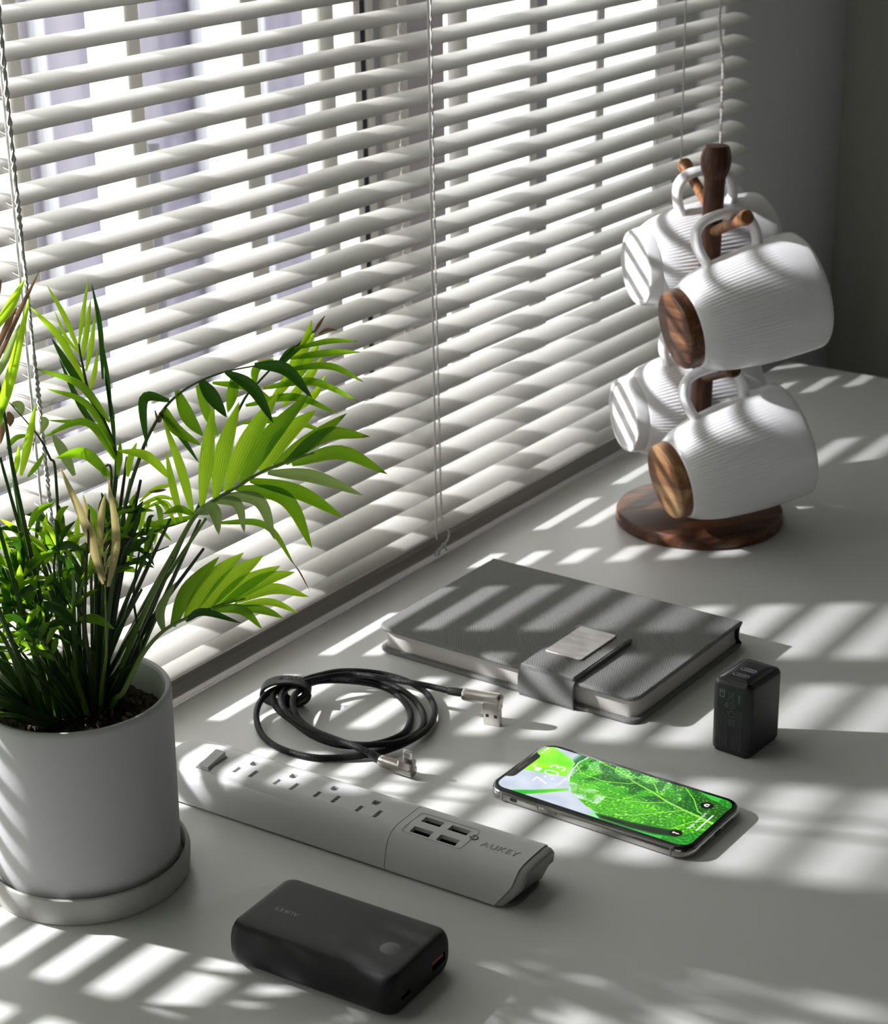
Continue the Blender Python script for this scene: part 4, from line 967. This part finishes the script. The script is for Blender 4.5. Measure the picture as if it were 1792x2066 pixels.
# head: horizontal bar from the sleeve to the bend, then down
hd = rr(9.2, 8.4, 4.0, 6)                            # section (across, up)
h0 = Vector((978.4, 668.0, 18.8))
Lh = 27.5
head_h = loft([[tuple(h0+d_*t+n_*(x*s_)+Vector((0, 0, 1))*(y*s_)) for x, y in hd] for t, s_ in ((0, 0.86), (0.8, 0.94), (2.5, 0.96), (16, 1.0), (Lh-2.5, 1.0), (Lh-0.8, .93), (Lh, 0.75))])
# drop: widened piece down from the end
drop = loft([[tuple(h0+d_*(Lh-6.6+x*sx)+n_*(y*1.0)+Vector((0, 0, z))) for x, y in rr(12.8, 8.8, 2.4, 4)] for z, sx in ((0.0, 1.0), (-4.6, 1.0), (-6.3, 1.0), (-6.8, 0.95))])
pa = mk('usb_a_plug', join(head_h, drop), M['satin'], cb, world=True, sharp=50)
pc_ = h0+d_*(Lh-6.6)
hh = Vector((pc_.x, pc_.y, 0))
# flat metal shell, wide face turned towards the camera side (-x)
sh = loft([[tuple(hh+d_*x+n_*y+Vector((0, 0, z))) for x, y in rr(12.0, 4.6, 0.7, 3)] for z in (0.3, 12.6)])
sho = mk('plug_shell', sh, M['steel'], pa, world=True, sharp=30)
fo = hh+n_*2.33
def shell_sq(dx, z, w=2.2):
    P0 = hh+n_*2.36+d_*dx
    return loft([[tuple(P0+d_*a+Vector((0, 0, z+b))+n_*e) for a, b in ((-w/2, -w/2), (w/2, -w/2), (w/2, w/2), (-w/2, w/2))] for e in (-0.05, 0.05)])
sq = join(shell_sq(-3.0, 7.0), shell_sq(3.0, 7.0))
mk('square_holes', (sq[0], sq[1]), M['dark'], pa, world=True, smooth=False)
sq2 = [(Vector(v)-n_*4.72) for v in sq[0]]
mk('square_holes', ([tuple(v) for v in sq2], sq[1]), M['dark'], pa, world=True, smooth=False)
# lightning plug: bar lying on the desk, tip pointing up
l0 = g4(792, 588, 6.0); l1 = Vector((893.5, 648.5, 4.6)); dl = (l1-l0).normalized(); nl = Vector((-dl.y, dl.x, 0)).normalized(); ul = dl.cross(nl)*-1
if ul.z < 0: ul = -ul
mk('sleeve', sleeve(g4(735, 551, 8.4), l0+dl*3, 2.7), M['velcro'], cb, world=True)
Ll = (l1-l0).length
hd = rr(8.4, 7.6, 3.3, 6)
lh = loft([[tuple(l0+dl*t+nl*(x*s_)+ul*(y*s_)) for x, y in hd] for t, s_ in ((0, .8), (0.8, .9), (3, .95), (Ll*0.6, 1.0), (Ll-1.6, 1.0), (Ll-0.3, .92), (Ll, .8))])
u2 = (ul*0.95+n_*0.0).normalized()
blk = loft([[tuple(l0+dl*(Ll-5.6+x*1.0)+nl*y+ul*z) for x, y in rr(11.0, 8.0, 2.4, 4)] for z in (0, 4.4, 6.2, 6.6)])
pb_ = mk('lightning_plug', join(lh, blk), M['satin_d'], cb, world=True, sharp=50)
tip0 = l0+dl*(Ll-5.2)+ul*6.4
tp = loft([[tuple(tip0+dl*x+nl*y+ul*z) for x, y in rr(6.6-ii, 1.7, 0.7, 3)] for z, ii in ((0, 0), (6.4, 0), (7.0, 0.4), (7.2, 1.4))])
lt = mk('contact_blade', tp, M['steel'], pb_, world=True, sharp=30)
cts = []
for k in range(8):
    c0 = tip0+dl*(-2.3+0.66*k)
    for sgn in (-1, 1):
        cts.append(loft([[tuple(c0+dl*a+nl*(sgn*(0.85+e))+ul*z) for a, z in ((-0.22, 3.0), (0.22, 3.0), (0.22, 5.8), (-0.22, 5.8))] for e in (0, 0.06)]))
mk('contacts', join(*cts), M['gold'], pb_, world=True, smooth=False)['kind'] = 'stuff'
# hook and loop tie: a strap ring round the bundle
tie = []
def g8(x, y, z): return onz(500+x/8.96, 1330+y/8.96, z)
ctr = (g8(300, 640, 8)+g8(1080, 640, 8))/2
rt_ = Vector((0.567, -0.823, 0)).normalized(); fwd_h = Vector((0.82, 0.57, 0)).normalized()
ring = []
NT = 40
for e, (ra, rz) in enumerate(((17.5, 9.8), (15.6, 8.2))):
    for s_ in (-1, 1):
        row = []
        for k in range(NT):
            a = 2*math.pi*k/NT
            p = ctr+rt_*(ra*math.cos(a))+Vector((0, 0, 10.2-8+8+rz*math.sin(a)-10.2+2.2))+fwd_h*(s_*5.6)
            row.append(p)
        ring.append(row)
order = [ring[0], ring[1], ring[3], ring[2], ring[0]]
V = []; F = []
for rw in order[:4]:
    V += [tuple(p+Vector((0, 0, 0))) for p in rw]
for q in range(4):
    for k in range(NT):
        k2 = (k+1) % NT; q2 = (q+1) % 4
        F.append((q*NT+k, q*NT+k2, q2*NT+k2, q2*NT+k))
tz = 10.3-min(v[2] for v in V)-9.9
V = [(x, y, z+tz) for x, y, z in V]
ti = mk('cable_tie', (V, F), M['velcro'], cb, world=True, sharp=60); ti['label'] = 'black hook and loop tie'
inner_ = []
for k in range(NT):
    a = 2*math.pi*k/NT
    inner_.append(ctr+rt_*(6+8.2*math.cos(a))+Vector((0, 0, 0))+Vector((0, 0, 8.6+6.2*math.sin(a)-ctr.z)))
inner_.append(inner_[0])
mk('inner_loop', tube(inner_, 1.0, 6, flat=(1.0, 4.2), up=(0, 0, 1) if False else None), M['velcro'], ti, world=True)
ex = rt_; ey = (fwd_h*0.93+Vector((0, 0, 0.37))).normalized(); ez = ex.cross(ey)
Rt = Matrix((ex, ey, ez)).transposed().to_4x4()
tpos = ctr+Vector((0, 0, 20.4-ctr.z))+rt_*4.0
text_mesh('lettering', 'AUKEY', 5.2, M['dark'], ti, Matrix.Translation(Vector((tpos.x, tpos.y, tpos.z))-Vector((950, 735, 0))) @ Rt, 0.12)

# ------------------------------------------------------------------ power strip
SA = math.atan2(510.1-750.4, 833.4-824.5)+math.pi/2           # direction of the strip
ps = empty('power_strip', (814, 640, 0), (0, 0, SA))
tag(ps, 'white power strip with four outlets, rocker switch and four charging ports', 'power strip')
# local frame: +x to the far side, y along. section (x,z)
def lx(x, y):
    v = rotz(-SA) @ Vector((x-814, y-640, 0)); return v.x, v.y
secp = [(-22.5, 1.6), (-22.7, 3.2), (-21.6, 9), (-20.2, 15), (-17.4, 20), (-13.2, 23), (-8, 24.1), (0, 24.3), (12, 24.2), (16.2, 24.0), (18.6, 23.2), (20.6, 20.5), (22.3, 15), (22.4, 11), (20.8, 5), (19.5, 1.6)]
def strip_ring(y, s_=0.0):
    cxm, czm = 0, 12
    return [(x*(1-s_/23)+0, y, max(1.6, z-s_*(1 if z > 12 else -0.0)*0.7)) for x, z in secp]
def endpull(x, z): return 12*max(0, (17-z)/17)*min(1, abs(x/22.0))**3
def shell_part(y0, y1, e0, e1, pull=False):
    ys = []
    if e0: ys += [(y0, 3.2), (y0+0.6, 1.6), (y0+1.6, 0.5)]
    ys += [(y0+3 if e0 else y0, 0), (y1-3 if e1 else y1, 0)]
    if e1: ys += [(y1-1.6, 0.5), (y1-0.6, 1.6), (y1, 3.2)]
    R = [strip_ring(y, s_) for y, s_ in ys]
    if pull: R[0] = [(x, y+endpull(x, z), z) for x, y, z in R[0]]
    return loft(R)
yS = lx(806, 598.8)[1]
YL, YR = 134.0, -131.0
main = mk('outlet_section', shell_part(yS+0.25, YL, False, True), M['strip'], ps, sharp=40)
usbs = mk('usb_section', shell_part(YR+5, yS-0.25, False, False, True), M['strip'], ps, sharp=40)
seam = mk('seam', loft([[(x*0.985, y, 1.6+(z-1.6)*0.985) for x, z in secp] for y in (yS-0.4, yS+0.4)]), M['line'], ps)
mk('base_plate', rbox(39.5, YL-YR-10, 12, [(0.6, 0), (0, 0.4), (0, 2.2)], 4, -1.4, (YL+YR)/2), M['strip_base'], ps)
cap_ring = lambda y, s_: [(x*(1-s_), y+endpull(x, z), 1.6+(z-1.6)*(1-s_*0.8)) for x, z in secp]
mk('end_cap', loft([cap_ring(y, s_) for y, s_ in ((YR+5.2, 0.04), (YR+2.2, 0.04), (YR+0.4, 0.08), (YR-0.4, 0.16))]), M['strip_cap'], ps, sharp=30)
# the holes
slots = []
def slot(cx, cy, wx, wy, mtz=24.0): return box(cx-wx/2, cx+wx/2, cy-wy/2, cy+wy/2, 18.0, 27)
outl_c = [((818.6, 716.3), (807.0, 720.3), (808.5, 708.4)), ((819.5, 685.9), (808.6, 689.9), (809.8, 677.4)), ((821.2, 655.4), (809.9, 659.9), (811.2, 647.0)), ((820.9, 624.2), (810.0, 628.6), (811.0, 615.7))]
holes = []; floors = []
for gnd, b1, b2 in outl_c:
    gx, gy = lx(*gnd); x1, y1 = lx(*b1); x2, y2 = lx(*b2)
    w1, w2 = 6.8, 8.4
    P = [(gx-2.4+0, gy-2.4), (gx+2.2, gy-2.4), (gx+2.2, gy+2.4), (gx-2.4, gy+2.4)]
    gp = [(gx+2.6*math.cos(a), gy+2.5*math.sin(a)) for a in [math.radians(q) for q in range(90, 271, 20)]]+[(gx+2.4, gy-2.5), (gx+2.4, gy+2.5)]
    holes.append(loft([[(a, b, z) for a, b in gp] for z in (18.2, 27)]))
    holes.append(box(x1-w1/2, x1+w1/2, y1-1.25, y1+1.25, 18.2, 27)); holes.append(box(x2-w2/2, x2+w2/2, y2-1.35, y2+1.35, 18.2, 27))
    floors.append(join(box(gx-2.9, gx+2.7, gy-2.8, gy+2.8, 17.4, 18.35), box(x1-w1/2-.2, x1+w1/2+.2, y1-1.5, y1+1.5, 17.4, 18.35), box(x2-w2/2-.2, x2+w2/2+.2, y2-1.6, y2+1.6, 17.4, 18.35)))
swx, swy = lx(806.6, 740.2)
holes.append(box(swx-9.6, swx+9.6, swy-5.4, swy+5.4, 20, 27))
cut(main, join(*holes))
for fl in floors:
    o = mk('outlet', fl, M['line'], ps, smooth=False)
sw = mk('rocker_switch', loft([[(swx-9.0, y, z) for y, z in ((swy-4.6, 20.5), (swy-4.6, 23.4), (swy+4.6, 23.4), (swy+4.6, 20.5))], [(swx-8.4, y, z) for y, z in ((swy-4.6, 20.5), (swy-3.2, 24.8), (swy+3.4, 24.8), (swy+4.6, 20.5))],
      [(swx+8.6, y, z) for y, z in ((swy-4.6, 20.5), (swy-3.6, 28.2), (swy+3.4, 28.2), (swy+4.6, 20.5))], [(swx+9.2, y, z) for y, z in ((swy-4.6, 20.5), (swy-4.4, 23.0), (swy+4.4, 23.0), (swy+4.6, 20.5))]]), M['strip'], ps, smooth=False)
uh = []; up = []
for cx_w, cy_w in ((820.6, 583.0), (821.2, 564.8), (808.4, 582.4), (809.0, 564.3)):
    x, y = lx(cx_w+0.4, cy_w); up.append((x, y)); uh.append(box(x-3.0, x+3.0, y-6.5, y+6.5, 15, 27))
cut(usbs, join(*uh))
for x, y in up:
    o = mk('usb_port', join(box(x-3.2, x+3.2, y-6.7, y+6.7, 14.5, 15.4)), M['dark'], ps, smooth=False)
    mk('liner', join(box(x-3.05, x-2.7, y-6.5, y+6.5, 15.3, 21.5), box(x+2.7, x+3.05, y-6.5, y+6.5, 15.3, 21.5), box(x-3, x+3, y-6.55, y-6.2, 15.3, 21.5), box(x-3, x+3, y+6.2, y+6.55, 15.3, 21.5)), M['dark'], o, smooth=False)
    mk('tongue', box(x-0.3, x+1.7, y-5.4, y+5.4, 15.3, 20.2), M['satin_d'], o, smooth=False)
# outline, power symbol and brand
ux = sum(a for a, b in up)/4; uy = sum(b for a, b in up)/4
ol = rr(24, 41, 2.6, 6, ux, uy)
mk('port_outline', loft([[(a, b, 24.25) for a, b in ol], [(ux+(a-ux)*1.0, uy+(b-uy)*1.0, 24.42) for a, b in ol], [(ux+(a-ux)*0.975, uy+(b-uy)*0.985, 24.42) for a, b in ol], [(ux+(a-ux)*0.975, uy+(b-uy)*0.985, 24.25) for a, b in ol]], cap=False), M['line'], ps, smooth=False)
qx, qy = lx(819.2, 553.0)
ringp_ = [(qx+2.3*math.cos(a), qy+2.3*math.sin(a), 24.45) for a in [math.radians(q) for q in range(130, 411, 14)]]
mk('power_symbol', join(tube(ringp_, 0.33, 5), tube([(qx, qy, 24.45), (qx-0.5, qy+2.6, 24.45)], 0.33, 5)), M['line_g'], ps)
bx_, by_ = lx(816.6, 533.5)
text_mesh('brand_lettering', 'AUKEY', 7.2, M['strip_cap'], ps, Matrix.Translation((bx_, by_, 24.38)) @ rotz(math.radians(-90)), 0.12, spacing=1.12)

# ------------------------------------------------------------------ power bank
PA = math.radians(-90+93.2-2.2)
pw = empty('power_bank', (703.4, 562.3, 0), (0, 0, math.radians(3.0)))
tag(pw, 'matt black power bank with rounded sides at the bottom of the picture', 'power bank')
BW, BL, BH = 62.5, 106.5, 25.0
pr = []
for k in range(9):
    a = math.pi/2*k/8; pr.append((8.4*(1-math.sin(a)), 0.3+10.5*(1-math.cos(a))))
for k in range(9):
    a = math.pi/2*k/8; pr.append((7.0*(1-math.cos(a)), BH-11+11*math.sin(a)))
pr = [(8.4, 0.0)]+pr
def pbring(i, z):
    # ends are flatter than the long sides
    return [(x, y, z) for x, y in rr(BW-2*i, BL-2*i*0.42, max(2.5, 9-i*0.6), 10)]
body = mk('case', loft([pbring(i, z) for i, z in pr]+[pbring(12, BH+0.15)]), M['rubber'], pw, sharp=50)
yE = -BL/2
def pport(x0, x1, z0, z1, nm, mt):
    o = mk(nm, loft([[(x, y, z) for x, z in rr(x1-x0, z1-z0, (z1-z0)*0.28, 4, (x0+x1)/2, (z0+z1)/2)] for y in (yE-0.1, yE+0.8)]), mt, pw); return o
cut(body, join(box(8.5, 21.5, yE-3, yE+7, 8.8, 14.6), loft([[(x, y, z) for x, z in rr(9.2, 3.2, 1.5, 5, -17, 10.5)] for y in (yE-3, yE+5)])))
o = mk('usb_port', box(8.3, 21.7, yE+6.6, yE+7.4, 8.6, 14.8), M['dark'], pw, smooth=False)
mk('tongue', box(9.6, 20.4, yE+0.8, yE+6.8, 11.8, 13.6), M['orange'], o, smooth=False)
o = mk('micro_port', box(-22, -12, yE+4.6, yE+5.2, 8.5, 12.5), M['dark'], pw, smooth=False)
mk('tongue', box(-20, -14, yE+1.2, yE+4.8, 10.2, 10.9), M['satin_d'], o, smooth=False)
bxp = (700-703.4, 526.5-562.3)
btn = mk('button', lathe([(0.2, BH-0.2), (5.6, BH-0.2), (5.6, BH+0.10), (5.2, BH+0.20), (0.2, BH+0.16)], 40), M['rubber_g'], pw, off=(bxp[0]-1.0, bxp[1]+0.2, 0))
mk('button_groove', lathe([(5.7, BH-0.1), (6.2, BH-0.1), (6.2, BH+0.17), (5.7, BH+0.17)], 40, cap=False), M['dark'], pw, off=(bxp[0]-1.0, bxp[1]+0.2, 0))
text_mesh('brand_lettering', 'AUKEY', 4.6, M['print'], pw, Matrix.Translation((-3.4, 31.5, BH+0.16)) @ rotz(math.radians(90)), 0.04, spacing=1.1)
